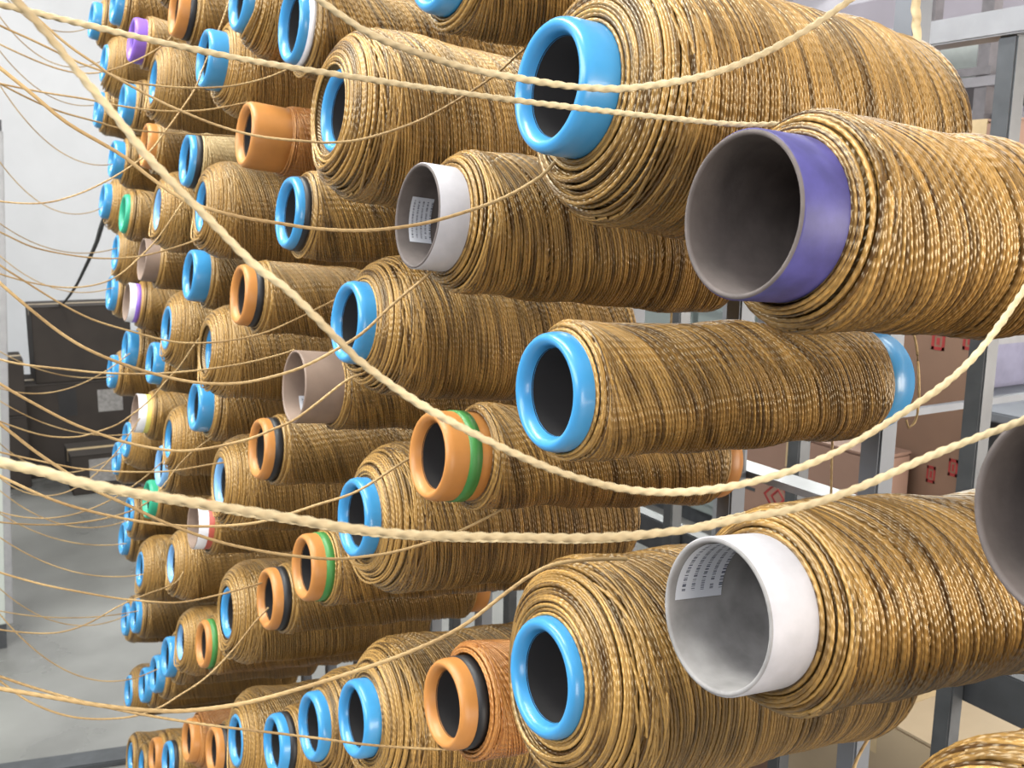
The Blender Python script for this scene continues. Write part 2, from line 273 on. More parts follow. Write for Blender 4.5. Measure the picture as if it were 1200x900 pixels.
SPOOLS = [
(-2, 1, 0.363, 0.1966, 1.6883, 'brown', None, 0.056, 0.1, 0.0445, 5, 0.337, 0, 0, 'brown cardboard tube mouth cut off by the right edge of the picture'),
(-2, 2, 0.363, 0.2083, 1.4775, 'blue', None, 0.092, 0.02, 0.0435, 6, 0.337, 0, 0, 'fat gold yarn spool whose top just shows in the bottom right corner'),
(-1, 0, 0.363, 0.3879, 1.7971, 'violet', None, 0.0575, 0.034, 0.044, 4, 0.337, 0, 0, 'gold yarn spool on wide open tube with violet painted mouth'),
(-1, 1, 0.363, 0.3907, 1.5746, 'grey', None, 0.06, 0.036, 0.044, 6, 0.337, 0, 0, 'gold yarn spool on grey-white tube with printed label inside its mouth, lower right'),
(0, 0, 0.363, 0.58, 1.8808, 'blue', None, 0.088, 0.03, 0.0455, 5, 0.337, 0, 0, 'fattest gold spool with big blue ring, top centre, above the grey-white tube'),
(0, 1, 0.363, 0.576, 1.6711, 'blue', None, 0.0478, 0.016, 0.043, 3, 0.315, 1, 0, 'slim gold yarn spool with bright blue rings at both ends, centre right'),
(0, 2, 0.363, 0.5757, 1.4544, 'blue', None, 0.087, 0.012, 0.045, 6.5, 0.337, 0, 0, 'fat gold spool with blue ring, bottom centre, left of the grey-white tube'),
(1, -1, 0.363, 0.758, 1.9976, 'blue', None, 0.052, 0.02, 0.0435, 5.5, 0.337, 0, 0, 'gold yarn spool cut by the top edge, only its dark underside showing'),
(1, 0, 0.363, 0.7881, 1.7909, 'white', None, 0.062, 0.03, 0.0455, 6, 0.337, 0, 0, 'gold yarn spool on white tube with small white label inside, upper middle'),
(1, 1, 0.363, 0.7688, 1.5811, 'orange', 'green', 0.0455, 0.046, 0.0405, 7.5, 0.325, 1, 0, 'slim gold spool with orange tube and green band, left of slim blue-ringed spool'),
(1, 2, 0.363, 0.7397, 1.3556, 'orange', 'black', 0.05, 0.028, 0.0405, 7, 0.337, 0, 1, 'orange-gold spool with orange ring and black band, bottom row beside fat blue-ringed spool'),
(2, 0, 0.363, 0.9882, 1.8938, 'blue', None, 0.087, -0.003, 0.0435, 6, 0.337, 0, 0, 'fat gold spool with blue ring sunk in domed yarn face, above the white tube'),
(2, 1, 0.363, 0.9697, 1.6793, 'blue', None, 0.074, 0.02, 0.0435, 7, 0.337, 0, 0, 'fat gold spool with blue ring, directly below the small white-labelled tube'),
(2, 2, 0.363, 0.9597, 1.4685, 'blue', None, 0.08, 0.018, 0.0435, 6.5, 0.337, 0, 0, 'fat gold spool with blue ring, directly below the green-banded orange tube'),
(2, 3, 0.363, 0.9707, 1.2287, 'blue', None, 0.085, 0.02, 0.0435, 7, 0.337, 0, 0, 'fat gold spool with blue ring, bottom row, left of orange ring with black band'),
(3, -1, 0.363, 1.128, 1.9988, 'blue', 'white', 0.052, 0.018, 0.0435, 5, 0.337, 1, 0, 'slim gold spool, blue ring and white band, topmost in sixth column from right'),
(3, 0, 0.363, 1.16, 1.7896, 'blue', 'black', 0.049, 0.02, 0.0435, 6.5, 0.337, 0, 0, 'slim gold spool, blue ring and black band, second down in sixth column from right'),
(3, 1, 0.363, 1.1456, 1.5814, 'tan', None, 0.049, 0.05, 0.0445, 6.5, 0.337, 0, 0, 'slim brown-gold spool on bare taupe tube with white label low in its mouth'),
(3, 2, 0.363, 1.1347, 1.3538, 'orange', 'green', 0.047, 0.03, 0.042, 6.5, 0.337, 0, 0, 'slim gold spool, orange ring and green band, fourth down in sixth column from right'),
(3, 3, 0.363, 1.1244, 1.1431, 'blue', None, 0.068, 0.016, 0.0435, 6.5, 0.337, 0, 0, 'fat gold spool, blue ring, lowest in sixth column from right'),
(4, -1, 0.363, 1.3401, 2.0631, 'blue', None, 0.07, 0.016, 0.0435, 7.0, 0.337, 0, 0, 'fat gold spool, blue ring, topmost in seventh column from right'),
(4, 0, 0.363, 1.3306, 1.8896, 'orange', None, 0.045, 0.055, 0.0435, 7.0, 0.337, 0, 2, 'slim gold spool, orange ring, second down in seventh column from right'),
(4, 1, 0.363, 1.3907, 1.6731, 'orange', 'black', 0.05, 0.028, 0.0435, 7.0, 0.337, 0, 0, 'slim gold spool, orange ring and black band, third down in seventh column from right'),
(4, 2, 0.363, 1.3217, 1.4644, 'orange', 'black', 0.047, 0.026, 0.043, 7.0, 0.337, 0, 0, 'slim gold spool, orange ring and black band, fourth down in seventh column from right'),
(4, 3, 0.363, 1.3046, 1.2499, 'orange', 'black', 0.047, 0.026, 0.0435, 7.0, 0.318, 1, 0, 'slim gold spool, orange ring and black band, fifth down in seventh column from right'),
(4, 4, 0.363, 1.295, 1.0304, 'blue', 'black', 0.05, 0.026, 0.0435, 7.0, 0.337, 0, 0, 'slim gold spool, blue ring and black band, lowest in seventh column from right'),
(5, -1, 0.363, 1.5382, 2.01, 'blue', None, 0.074, 0.03, 0.0435, 7.5, 0.337, 0, 0, 'fat gold spool, blue ring, topmost in eighth column from right'),
(5, 0, 0.363, 1.5839, 1.7938, 'blue', None, 0.074, 0.0, 0.0435, 7.5, 0.337, 0, 0, 'fat gold spool, blue ring sunk in yarn, second down in eighth column from right'),
(5, 1, 0.363, 1.5565, 1.5722, 'blue', None, 0.073, -0.008, 0.0435, 7.5, 0.337, 0, 0, 'fat gold spool, blue ring sunk in yarn, third down in eighth column from right'),
(5, 2, 0.363, 1.5368, 1.362, 'paleblue', None, 0.076, 0.0, 0.0435, 7.5, 0.337, 0, 0, 'fat gold spool, pale blue ring sunk in yarn, fourth down in eighth column from right'),
(5, 3, 0.363, 1.5275, 1.1448, 'blue', None, 0.082, 0.0, 0.0435, 7.5, 0.337, 0, 0, 'fat gold spool, blue ring sunk in yarn, fifth down in eighth column from right'),
(5, 4, 0.363, 1.5113, 0.9268, 'blue', None, 0.08, 0.004, 0.0435, 7.5, 0.337, 0, 0, 'fat gold spool, blue ring sunk in yarn, lowest in eighth column from right'),
(6, -1, 0.363, 1.7196, 2.1079, 'orange', 'black', 0.05, 0.03, 0.044, 8.0, 0.337, 0, 0, 'slim gold spool, orange ring and black band, topmost in ninth column from right'),
(6, 0, 0.363, 1.6889, 1.8686, 'blue', 'black', 0.047, 0.022, 0.0435, 8.0, 0.337, 0, 3, 'slim gold spool, blue ring and black band, second down in ninth column from right'),
(6, 1, 0.363, 1.703, 1.6803, 'blue', None, 0.05, 0.03, 0.0435, 8.0, 0.337, 0, 0, 'slim gold spool, blue ring, third down in ninth column from right'),
(6, 2, 0.363, 1.7103, 1.4537, 'blue', None, 0.058, 0.028, 0.0435, 8.0, 0.337, 0, 0, 'mid-sized gold spool, blue ring, fourth down in ninth column from right'),
(6, 3, 0.363, 1.7556, 1.2267, 'card', 'red', 0.05, 0.03, 0.0435, 8.0, 0.337, 0, 0, 'slim gold spool, plain tube and red band, fifth down in ninth column from right'),
(6, 4, 0.363, 1.7381, 1.0034, 'orange', 'green', 0.052, 0.022, 0.0435, 8.0, 0.337, 0, 0, 'slim gold spool, orange ring and green band, sixth down in ninth column from right'),
(6, 5, 0.363, 1.6936, 0.8135, 'orange', 'black', 0.05, 0.026, 0.0435, 8.0, 0.337, 0, 0, 'slim gold spool, orange ring and black band, lowest in ninth column from right'),
(7, -2, 0.363, 1.8737, 2.2023, 'blue', None, 0.06, 0.02, 0.0435, 8.5, 0.337, 0, 0, 'mid-sized gold spool, blue ring, topmost in tenth column from right'),
(7, -1, 0.363, 1.9099, 2.0123, 'blue', None, 0.074, 0.0, 0.0435, 8.5, 0.337, 0, 0, 'fat gold spool, blue ring sunk in yarn, second down in tenth column from right'),
(7, 0, 0.363, 1.9301, 1.787, 'paleblue', None, 0.074, 0.0, 0.0435, 8.5, 0.337, 0, 0, 'fat gold spool, pale blue ring sunk in yarn, third down in tenth column from right'),
(7, 1, 0.363, 1.9142, 1.5672, 'blue', None, 0.076, 0.004, 0.0435, 8.5, 0.337, 0, 0, 'fat gold spool, blue ring sunk in yarn, fourth down in tenth column from right'),
(7, 2, 0.363, 1.9357, 1.3482, 'blue', None, 0.07, 0.0, 0.0435, 8.5, 0.337, 0, 0, 'fat gold spool, blue ring sunk in yarn, fifth down in tenth column from right'),
(7, 3, 0.363, 1.9749, 1.0811, 'paleblue', None, 0.074, 0.0, 0.0435, 8.5, 0.337, 0, 0, 'fat gold spool, pale blue ring sunk in yarn, sixth down in tenth column from right'),
(7, 4, 0.363, 1.9193, 0.9343, 'paleblue', None, 0.067, 0.0, 0.0435, 8.5, 0.337, 0, 0, 'fat gold spool, pale blue ring sunk in yarn, seventh down in tenth column from right'),
(7, 5, 0.363, 1.9182, 0.7193, 'orange', None, 0.056, 0.02, 0.0435, 8.5, 0.337, 0, 2, 'mid-sized gold spool, orange ring, lowest in tenth column from right'),
(8, -1, 0.363, 2.1166, 2.1129, 'purple', None, 0.05, 0.026, 0.0435, 9, 0.337, 0, 0, 'slim gold spool, purple ring, topmost in eleventh column from right'),
(8, 0, 0.363, 2.0408, 1.9077, 'orange', None, 0.05, 0.02, 0.0435, 9, 0.337, 0, 0, 'slim gold spool, orange ring, second down in eleventh column from right'),
(8, 1, 0.363, 2.1257, 1.6839, 'tan', None, 0.052, 0.03, 0.0435, 9, 0.337, 0, 0, 'slim gold spool, bare taupe tube, third down in eleventh column from right'),
(8, 2, 0.363, 2.1018, 1.4737, 'blue', None, 0.056, 0.024, 0.0435, 9, 0.337, 0, 0, 'mid-sized gold spool, blue ring, fourth down in eleventh column from right'),
(8, 3, 0.363, 2.0583, 1.2643, 'paleblue', None, 0.056, 0.014, 0.0435, 9, 0.337, 0, 0, 'mid-sized gold spool, pale blue ring, fifth down in eleventh column from right'),
(8, 5, 0.363, 2.1077, 0.8215, 'blue', None, 0.06, 0.022, 0.0435, 9, 0.337, 0, 0, 'mid-sized gold spool, blue ring, sixth down in eleventh column from right'),
(8, 6, 0.363, 2.1678, 0.541, 'blue', 'black', 0.05, 0.022, 0.0435, 9, 0.337, 0, 0, 'slim gold spool, blue ring and black band, lowest in eleventh column from right'),
(9, -2, 0.363, 2.3022, 2.2111, 'blue', None, 0.062, 0.02, 0.0435, 9, 0.337, 0, 0, 'mid-sized gold spool, blue ring, topmost in twelfth column from right'),
(9, -1, 0.363, 2.2667, 2.0038, 'blue', None, 0.056, 0.024, 0.0435, 9, 0.337, 0, 0, 'mid-sized gold spool, blue ring, second down in twelfth column from right'),
(9, 0, 0.363, 2.3364, 1.7742, 'green', None, 0.056, 0.012, 0.0435, 9, 0.337, 0, 0, 'mid-sized gold spool, green rim, third down in twelfth column from right'),
(9, 1, 0.363, 2.3475, 1.5768, 'card', 'violet', 0.056, 0.026, 0.0435, 9, 0.337, 0, 0, 'mid-sized gold spool, plain tube and violet band, fourth down in twelfth column from right'),
(9, 2, 0.363, 2.3176, 1.3268, 'card', 'yellow', 0.058, 0.03, 0.0435, 9, 0.337, 0, 0, 'mid-sized gold spool, plain tube and yellow band, fifth down in twelfth column from right'),
(9, 3, 0.363, 2.2344, 1.1456, 'green', None, 0.054, 0.02, 0.0435, 9, 0.337, 0, 0, 'mid-sized gold spool, green rim, sixth down in twelfth column from right'),
(9, 4, 0.363, 2.3847, 0.9302, 'blue', None, 0.08, 0.004, 0.0435, 9, 0.337, 0, 0, 'fat gold spool, blue ring sunk in yarn, seventh down in twelfth column from right'),
(9, 5, 0.363, 2.2747, 0.7077, 'blue', None, 0.06, 0.022, 0.0435, 9, 0.337, 0, 0, 'mid-sized gold spool, blue ring, eighth down in twelfth column from right'),
(9, 6, 0.363, 2.3545, 0.4556, 'orange', None, 0.056, 0.02, 0.0435, 9, 0.337, 0, 0, 'mid-sized gold spool, orange ring, lowest in twelfth column from right'),
(10, -1, 0.363, 2.489, 2.11, 'blue', None, 0.07, 0.008, 0.0435, 9, 0.337, 0, 0, 'fat gold spool, blue ring, topmost in thirteenth column from right'),
(10, 0, 0.363, 2.4467, 1.8958, 'blue', None, 0.058, 0.026, 0.0435, 9, 0.337, 0, 0, 'mid-sized gold spool, blue ring, second down in thirteenth column from right'),
(10, 1, 0.363, 2.4779, 1.6816, 'blue', None, 0.074, 0.006, 0.0435, 9, 0.337, 0, 0, 'fat gold spool, blue ring, third down in thirteenth column from right'),
(10, 2, 0.363, 2.4093, 1.4638, 'blue', None, 0.056, 0.026, 0.0435, 9, 0.337, 0, 0, 'mid-sized gold spool, blue ring, fourth down in thirteenth column from right'),
(10, 3, 0.363, 2.4903, 1.228, 'blue', None, 0.07, 0.01, 0.0435, 9, 0.337, 0, 0, 'fat gold spool, blue ring, fifth down in thirteenth column from right'),
(10, 4, 0.363, 2.5199, 1.0308, 'blue', None, 0.064, 0.01, 0.0435, 9, 0.337, 0, 0, 'mid-sized gold spool, blue ring, sixth down in thirteenth column from right'),
(10, 5, 0.363, 2.522, 0.7578, 'blue', None, 0.056, 0.016, 0.0435, 9, 0.337, 0, 0, 'mid-sized gold spool, blue ring, seventh down in thirteenth column from right'),
(10, 6, 0.363, 2.4495, 0.6005, 'blue', None, 0.058, 0.02, 0.0435, 9, 0.337, 0, 0, 'mid-sized gold spool, blue ring, eighth down in thirteenth column from right'),
(11, -2, 0.363, 2.6326, 2.2258, 'blue', None, 0.06, 0.022, 0.0435, 9, 0.337, 0, 0, 'mid-sized gold spool, blue ring, topmost in fourteenth column from right'),
(11, -1, 0.363, 2.638, 2.0195, 'blue', None, 0.056, 0.016, 0.0435, 9, 0.337, 0, 0, 'mid-sized gold spool, blue ring, second down in fourteenth column from right'),
(11, 0, 0.363, 2.6311, 1.8016, 'blue', None, 0.076, 0.02, 0.0435, 9, 0.337, 0, 0, 'fat gold spool, blue ring, third down in fourteenth column from right'),
(11, 1, 0.363, 2.6105, 1.5767, 'blue', None, 0.058, 0.018, 0.0435, 9, 0.337, 0, 0, 'mid-sized gold spool, blue ring, fourth down in fourteenth column from right'),
(11, 2, 0.363, 2.6781, 1.3687, 'blue', None, 0.06, 0.018, 0.0435, 9, 0.337, 0, 0, 'mid-sized gold spool, blue ring, fifth down in fourteenth column from right'),
(11, 3, 0.363, 2.682, 1.1365, 'blue', None, 0.064, 0.012, 0.0435, 9, 0.337, 0, 0, 'mid-sized gold spool, blue ring, sixth down in fourteenth column from right'),
(11, 4, 0.363, 2.6474, 0.9268, 'blue', None, 0.06, 0.018, 0.0435, 9, 0.337, 0, 0, 'mid-sized gold spool, blue ring, seventh down in fourteenth column from right'),
(11, 5, 0.363, 2.6914, 0.683, 'blue', None, 0.062, 0.012, 0.0435, 9, 0.337, 0, 0, 'mid-sized gold spool, blue ring, eighth down in fourteenth column from right'),
(11, 6, 0.363, 2.7104, 0.4646, 'blue', None, 0.068, 0.008, 0.0435, 9, 0.337, 0, 0, 'fat gold spool, blue ring, ninth down in fourteenth column from right'),
(11, 7, 0.363, 2.7239, 0.2561, 'blue', None, 0.064, 0.0, 0.0435, 9, 0.337, 0, 0, 'mid-sized gold spool, blue ring, lowest in fourteenth column from right'),
(10, 7, 0.363, 2.5291, 0.3343, 'blue', None, 0.06, 0.0, 0.0435, 9, 0.337, 0, 0, 'mid-sized gold spool, blue ring, lowest in thirteenth column from right')]
STRANDS = [
('thick twisted gold strand sweeping from top left corner down across to the right edge', 0.0023, 'rope', [(0.4486, 0.2419, 1.8472), (0.4103, 0.24, 1.8019), (0.3803, 0.2397, 1.7692), (0.3488, 0.2412, 1.7397), (0.3138, 0.2475, 1.7194), (0.2812, 0.2549, 1.7053), (0.2475, 0.2645, 1.698), (0.2189, 0.274, 1.6978), (0.1948, 0.2831, 1.7036), (0.1715, 0.2925, 1.714), (0.1436, 0.3041, 1.7305), (0.1249, 0.3122, 1.7452), (0.1171, 0.3157, 1.7534), (0.1019, 0.3226, 1.7708), (0.0919, 0.327, 1.7793), (0.0798, 0.3324, 1.7932), (0.068, 0.3378, 1.8068), (0.061, 0.341, 1.8153), (0.0543, 0.3441, 1.8253), (0.0454, 0.3482, 1.8375), (0.0367, 0.3522, 1.8501), (0.027, 0.3566, 1.8623), (0.0114, 0.3638, 1.883), (-0.0161, 0.3764, 1.922), (-0.1361, 0.3764, 1.928), (-0.3661, 0.3764, 1.952), (-0.7161, 0.3764, 2.002)]),
('thickest pale strand crossing the picture below the middle and passing over the grey-white tube', 0.0025, 'rope', [(0.4216, 0.2111, 1.7372), (0.3882, 0.2184, 1.7271), (0.364, 0.2238, 1.7201), (0.3256, 0.2325, 1.7095), (0.2887, 0.2404, 1.6977), (0.2644, 0.2463, 1.6923), (0.2445, 0.2516, 1.6902), (0.2219, 0.2577, 1.6875), (0.1912, 0.2666, 1.687), (0.1621, 0.2756, 1.6893), (0.1341, 0.2843, 1.6918), (0.1127, 0.2912, 1.6952), (0.0921, 0.2981, 1.7002), (0.0698, 0.3056, 1.7057), (0.0505, 0.312, 1.7103), (0.0342, 0.3176, 1.7146), (0.0229, 0.3216, 1.7189), (0.0118, 0.3254, 1.7223), (-0.0055, 0.3315, 1.7285), (-0.0305, 0.3402, 1.737), (-0.1505, 0.3402, 1.743), (-0.3805, 0.3402, 1.767), (-0.7305, 0.3402, 1.817)]),
('gold strand leaving the top of the spool on the grey-white tube', 0.0024, 'rope', [(0.4972, 0.4065, 1.6167), (0.447, 0.4163, 1.618), (0.4169, 0.4221, 1.6181), (0.3932, 0.426, 1.6158), (0.3588, 0.4316, 1.6116), (0.3155, 0.4398, 1.6115), (0.2649, 0.4505, 1.6171), (0.2173, 0.4606, 1.6227), (0.1814, 0.4687, 1.6295), (0.1473, 0.4767, 1.6385), (0.1107, 0.4853, 1.6484), (0.0797, 0.4925, 1.6567), (0.0536, 0.4987, 1.6642), (0.0358, 0.5032, 1.6714), (0.0183, 0.5074, 1.6772), (-0.0151, 0.5157, 1.6903), (-0.1351, 0.5157, 1.6963), (-0.3651, 0.5157, 1.7203), (-0.7151, 0.5157, 1.7703)]),
('pale strand from the violet-mouthed spool running up left to the top left corner', 0.0026, 'rope', [(0.4334, 0.4033, 1.8445), (0.416, 0.4091, 1.8468), (0.3987, 0.4144, 1.8462), (0.3793, 0.4205, 1.8461), (0.3462, 0.4311, 1.8482), (0.3096, 0.4431, 1.8509), (0.2655, 0.4575, 1.8546), (0.2232, 0.4714, 1.859), (0.1825, 0.4849, 1.8636), (0.1434, 0.498, 1.8685), (0.1058, 0.5107, 1.8748), (0.0697, 0.5231, 1.8821), (0.035, 0.5351, 1.8894), (0.008, 0.5444, 1.8951), (-0.0309, 0.558, 1.9042), (-0.1509, 0.558, 1.9102), (-0.3809, 0.558, 1.9342), (-0.7309, 0.558, 1.9842)]),
('gold strand dipping across the big blue ring at the top centre', 0.0026, 'rope', [(0.4125, 0.3379, 1.9238), (0.3899, 0.3421, 1.9033), (0.3811, 0.344, 1.8965), (0.3598, 0.3493, 1.8821), (0.3353, 0.3564, 1.869), (0.3115, 0.3642, 1.8601), (0.2811, 0.3755, 1.8541), (0.2626, 0.383, 1.8535), (0.2445, 0.3908, 1.8552), (0.2162, 0.4032, 1.8596), (0.1955, 0.4127, 1.8652), (0.1752, 0.4224, 1.8729), (0.162, 0.4291, 1.8815), (0.1539, 0.4333, 1.8877), (0.1395, 0.4409, 1.8997), (0.1081, 0.4574, 1.9248), (-0.0119, 0.4574, 1.9308), (-0.2419, 0.4574, 1.9548), (-0.5919, 0.4574, 2.0048)]),
('strand from the fattest top spool crossing the white tube mouth', 0.0026, 'thin', [(0.3867, 0.6045, 1.8315), (0.374, 0.6044, 1.8205), (0.3467, 0.6075, 1.8058), (0.3159, 0.6128, 1.7949), (0.2862, 0.6186, 1.7871), (0.252, 0.6265, 1.7829), (0.2192, 0.6349, 1.7839), (0.198, 0.6408, 1.787), (0.1721, 0.648, 1.7912), (0.147, 0.6554, 1.7985), (0.1325, 0.66, 1.8063), (0.1183, 0.6646, 1.8177), (0.1045, 0.6691, 1.8295), (0.077, 0.6778, 1.8468), (0.0595, 0.6835, 1.8629), (0.0424, 0.689, 1.8782), (0.009, 0.6998, 1.9058), (-0.111, 0.6998, 1.9118), (-0.341, 0.6998, 1.9358), (-0.691, 0.6998, 1.9858)]),
('strand hanging from below the white tube and crossing the upper blue ring below it', 0.0026, 'thin', [(0.3738, 0.7819, 1.7431), (0.367, 0.7815, 1.7374), (0.3368, 0.781, 1.7155), (0.3085, 0.7796, 1.6927), (0.282, 0.7809, 1.6781), (0.253, 0.7835, 1.6652), (0.2186, 0.7887, 1.657), (0.1934, 0.7936, 1.6554), (0.1635, 0.8004, 1.6594), (0.1299, 0.809, 1.6703), (0.1004, 0.8168, 1.6841), (0.0805, 0.8222, 1.6979), (0.0613, 0.8275, 1.716), (0.0401, 0.8334, 1.7382), (-0.0008, 0.8445, 1.7823), (-0.1208, 0.8445, 1.7883), (-0.3508, 0.8445, 1.8123), (-0.7008, 0.8445, 1.8623)]),
('strand leaving the lower lip of the spool below the white tube, under the taupe tube', 0.0027, 'thin', [(0.3814, 0.9534, 1.6271), (0.3596, 0.9536, 1.6205), (0.3283, 0.95, 1.6014), (0.3001, 0.9472, 1.585), (0.2779, 0.9472, 1.5776), (0.2521, 0.9475, 1.5699), (0.211, 0.95, 1.5645), (0.1798, 0.9532, 1.5657), (0.1425, 0.9582, 1.5763), (0.1139, 0.9624, 1.5892), (0.0931, 0.9656, 1.6004), (0.0663, 0.9696, 1.6189), (0.0404, 0.9734, 1.6384), (-0.0089, 0.9807, 1.6787), (-0.1289, 0.9807, 1.6847), (-0.3589, 0.9807, 1.7087), (-0.7089, 0.9807, 1.7587)]),
('long strand from the green-banded orange spool sagging left over the rows below', 0.0026, 'thin', [(0.5202, 0.7431, 1.5733), (0.5088, 0.7433, 1.568), (0.4725, 0.7424, 1.5472), (0.4222, 0.7446, 1.5269), (0.3779, 0.7477, 1.5121), (0.3307, 0.7532, 1.5033), (0.3007, 0.7577, 1.5016), (0.2718, 0.7627, 1.5027), (0.2438, 0.7683, 1.5081), (0.2187, 0.7735, 1.5145), (0.1819, 0.7815, 1.527), (0.1442, 0.7902, 1.5457), (0.1158, 0.7969, 1.5636), (0.0923, 0.8025, 1.578), (0.0752, 0.8065, 1.5923), (0.0531, 0.8118, 1.612), (0.0317, 0.8169, 1.6339), (-0.0095, 0.8267, 1.6726), (-0.1295, 0.8267, 1.6786), (-0.3595, 0.8267, 1.7026), (-0.7095, 0.8267, 1.7526)]),
('strand leaving the shoulder of the spool below the green-banded orange one', 0.0027, 'thin', [(0.4289, 0.9083, 1.545), (0.408, 0.9098, 1.5398), (0.3526, 0.9091, 1.5135), (0.3085, 0.9125, 1.5037), (0.2744, 0.9153, 1.4965), (0.2415, 0.9189, 1.4927), (0.1945, 0.9258, 1.4955), (0.1498, 0.9335, 1.5044), (0.107, 0.9415, 1.5185), (0.0729, 0.9482, 1.5338), (0.0338, 0.9562, 1.5585), (-0.0159, 0.9665, 1.5914), (-0.1359, 0.9665, 1.5974), (-0.3659, 0.9665, 1.6214), (-0.7159, 0.9665, 1.6714)]),
('strand from the top of the fat bottom-centre spool running down left', 0.0026, 'thin', [(0.4091, 0.5332, 1.5537), (0.3804, 0.5398, 1.5559), (0.3553, 0.5451, 1.5555), (0.3373, 0.5474, 1.5499), (0.3165, 0.5486, 1.5392), (0.2846, 0.5501, 1.5219), (0.249, 0.5546, 1.5105), (0.2043, 0.5619, 1.5012), (0.1514, 0.5713, 1.4933), (0.1165, 0.5787, 1.4926), (0.0926, 0.5845, 1.4956), (0.0649, 0.5918, 1.5027), (0.0383, 0.5991, 1.5116), (0.0124, 0.6062, 1.5203), (-0.021, 0.6154, 1.5313), (-0.141, 0.6154, 1.5373), (-0.371, 0.6154, 1.5613), (-0.721, 0.6154, 1.6113)]),
('thin strand sagging left from under the orange ring in the bottom row', 0.0022, 'thin', [(0.394, 0.7267, 1.3114), (0.3596, 0.7364, 1.3145), (0.2993, 0.7545, 1.3266), (0.2617, 0.7662, 1.337), (0.2155, 0.7806, 1.3492), (0.1818, 0.791, 1.358), (0.149, 0.8013, 1.3674), (0.115, 0.8121, 1.3783), (0.0777, 0.8243, 1.3923), (0.0415, 0.8364, 1.4087), (0.018, 0.8444, 1.4206), (-0.0279, 0.8599, 1.4431), (-0.1479, 0.8599, 1.4491), (-0.3779, 0.8599, 1.4731), (-0.7279, 0.8599, 1.5231)]),
('strand from the fat upper spool above the white tube falling then rising left', 0.0026, 'thin', [(0.4999, 0.8228, 1.9529), (0.4822, 0.827, 1.9374), (0.4637, 0.8312, 1.9203), (0.4327, 0.8401, 1.8984), (0.3947, 0.8523, 1.8764), (0.3506, 0.8687, 1.86), (0.3221, 0.8807, 1.8555), (0.3046, 0.8886, 1.8559), (0.2632, 0.9081, 1.8596), (0.2294, 0.925, 1.8687), (0.1997, 0.9407, 1.8816), (0.1801, 0.9513, 1.8917), (0.146, 0.9702, 1.9124), (0.1384, 0.9746, 1.9189), (0.1164, 0.9873, 1.936), (0.0919, 1.0023, 1.961), (0.0798, 1.0098, 1.9753), (0.0439, 1.0322, 2.0161), (-0.0761, 1.0322, 2.0221), (-0.3061, 1.0322, 2.0461), (-0.6561, 1.0322, 2.0961)]),
('thin strand curving left from the white-banded blue ring near the top edge', 0.0026, 'thin', [(0.4088, 1.2682, 1.9697), (0.3741, 1.2641, 1.9542), (0.3304, 1.2613, 1.9416), (0.2888, 1.2602, 1.9366), (0.249, 1.2598, 1.9358), (0.2107, 1.2599, 1.9389), (0.1878, 1.26, 1.9468), (0.1565, 1.2603, 1.9566), (0.1137, 1.2604, 1.9751), (0.0808, 1.2606, 1.9883), (0.0335, 1.2607, 2.0098), (-0.0865, 1.2607, 2.0158), (-0.3165, 1.2607, 2.0398), (-0.6665, 1.2607, 2.0898)]),
('thin strand nearly level above the orange tube of the sixth column', 0.0026, 'thin', [(0.4071, 1.4638, 1.9433), (0.3439, 1.4549, 1.9283), (0.2846, 1.4486, 1.9232), (0.2288, 1.4435, 1.9263), (0.1863, 1.4399, 1.9322), (0.1353, 1.4355, 1.937), (0.0867, 1.4314, 1.9438), (0.0314, 1.4267, 1.9535), (-0.0886, 1.4267, 1.9595), (-0.3186, 1.4267, 1.9835), (-0.6686, 1.4267, 2.0335)]),
('thin strand dropping steeply from the top edge through the upper left spools', 0.0026, 'thin', [(0.4234, 1.5856, 2.1205), (0.4043, 1.5682, 2.0762), (0.3838, 1.5534, 2.0355), (0.3638, 1.5389, 1.9956), (0.3474, 1.5271, 1.9629), (0.3219, 1.5174, 1.9281), (0.2988, 1.5099, 1.8988), (0.275, 1.5029, 1.8701), (0.2445, 1.5, 1.8465), (0.2151, 1.499, 1.8281), (0.1754, 1.4995, 1.8086), (0.1319, 1.5029, 1.7964), (0.0805, 1.5103, 1.798), (0.0215, 1.5201, 1.8095), (-0.0985, 1.5201, 1.8155), (-0.3285, 1.5201, 1.8395), (-0.6785, 1.5201, 1.8895)]),
('thin strand slanting down left from the top edge past the purple ring', 0.0026, 'thin', [(0.4321, 1.7754, 2.1514), (0.4182, 1.767, 2.1348), (0.3836, 1.7446, 2.0912), (0.3562, 1.7298, 2.0611), (0.3248, 1.718, 2.0357), (0.2695, 1.7044, 2.0062), (0.2219, 1.697, 1.9941), (0.1737, 1.6921, 1.9999), (0.106, 1.6847, 2.0251), (0.0428, 1.677, 2.0557), (-0.0772, 1.677, 2.0617), (-0.3072, 1.677, 2.0857), (-0.6572, 1.677, 2.1357)]),
('thin strand passing just in front of the upper orange mouth and rising left', 0.0026, 'thin', [(0.3883, 1.4646, 1.8945), (0.3708, 1.4629, 1.8948), (0.296, 1.4556, 1.8945), (0.2336, 1.4498, 1.8969), (0.2013, 1.447, 1.904), (0.1447, 1.4423, 1.9179), (0.087, 1.4366, 1.9443), (0.0332, 1.4304, 1.9761), (-0.0868, 1.4304, 1.9821), (-0.3168, 1.4304, 2.0061), (-0.6668, 1.4304, 2.0561)]),
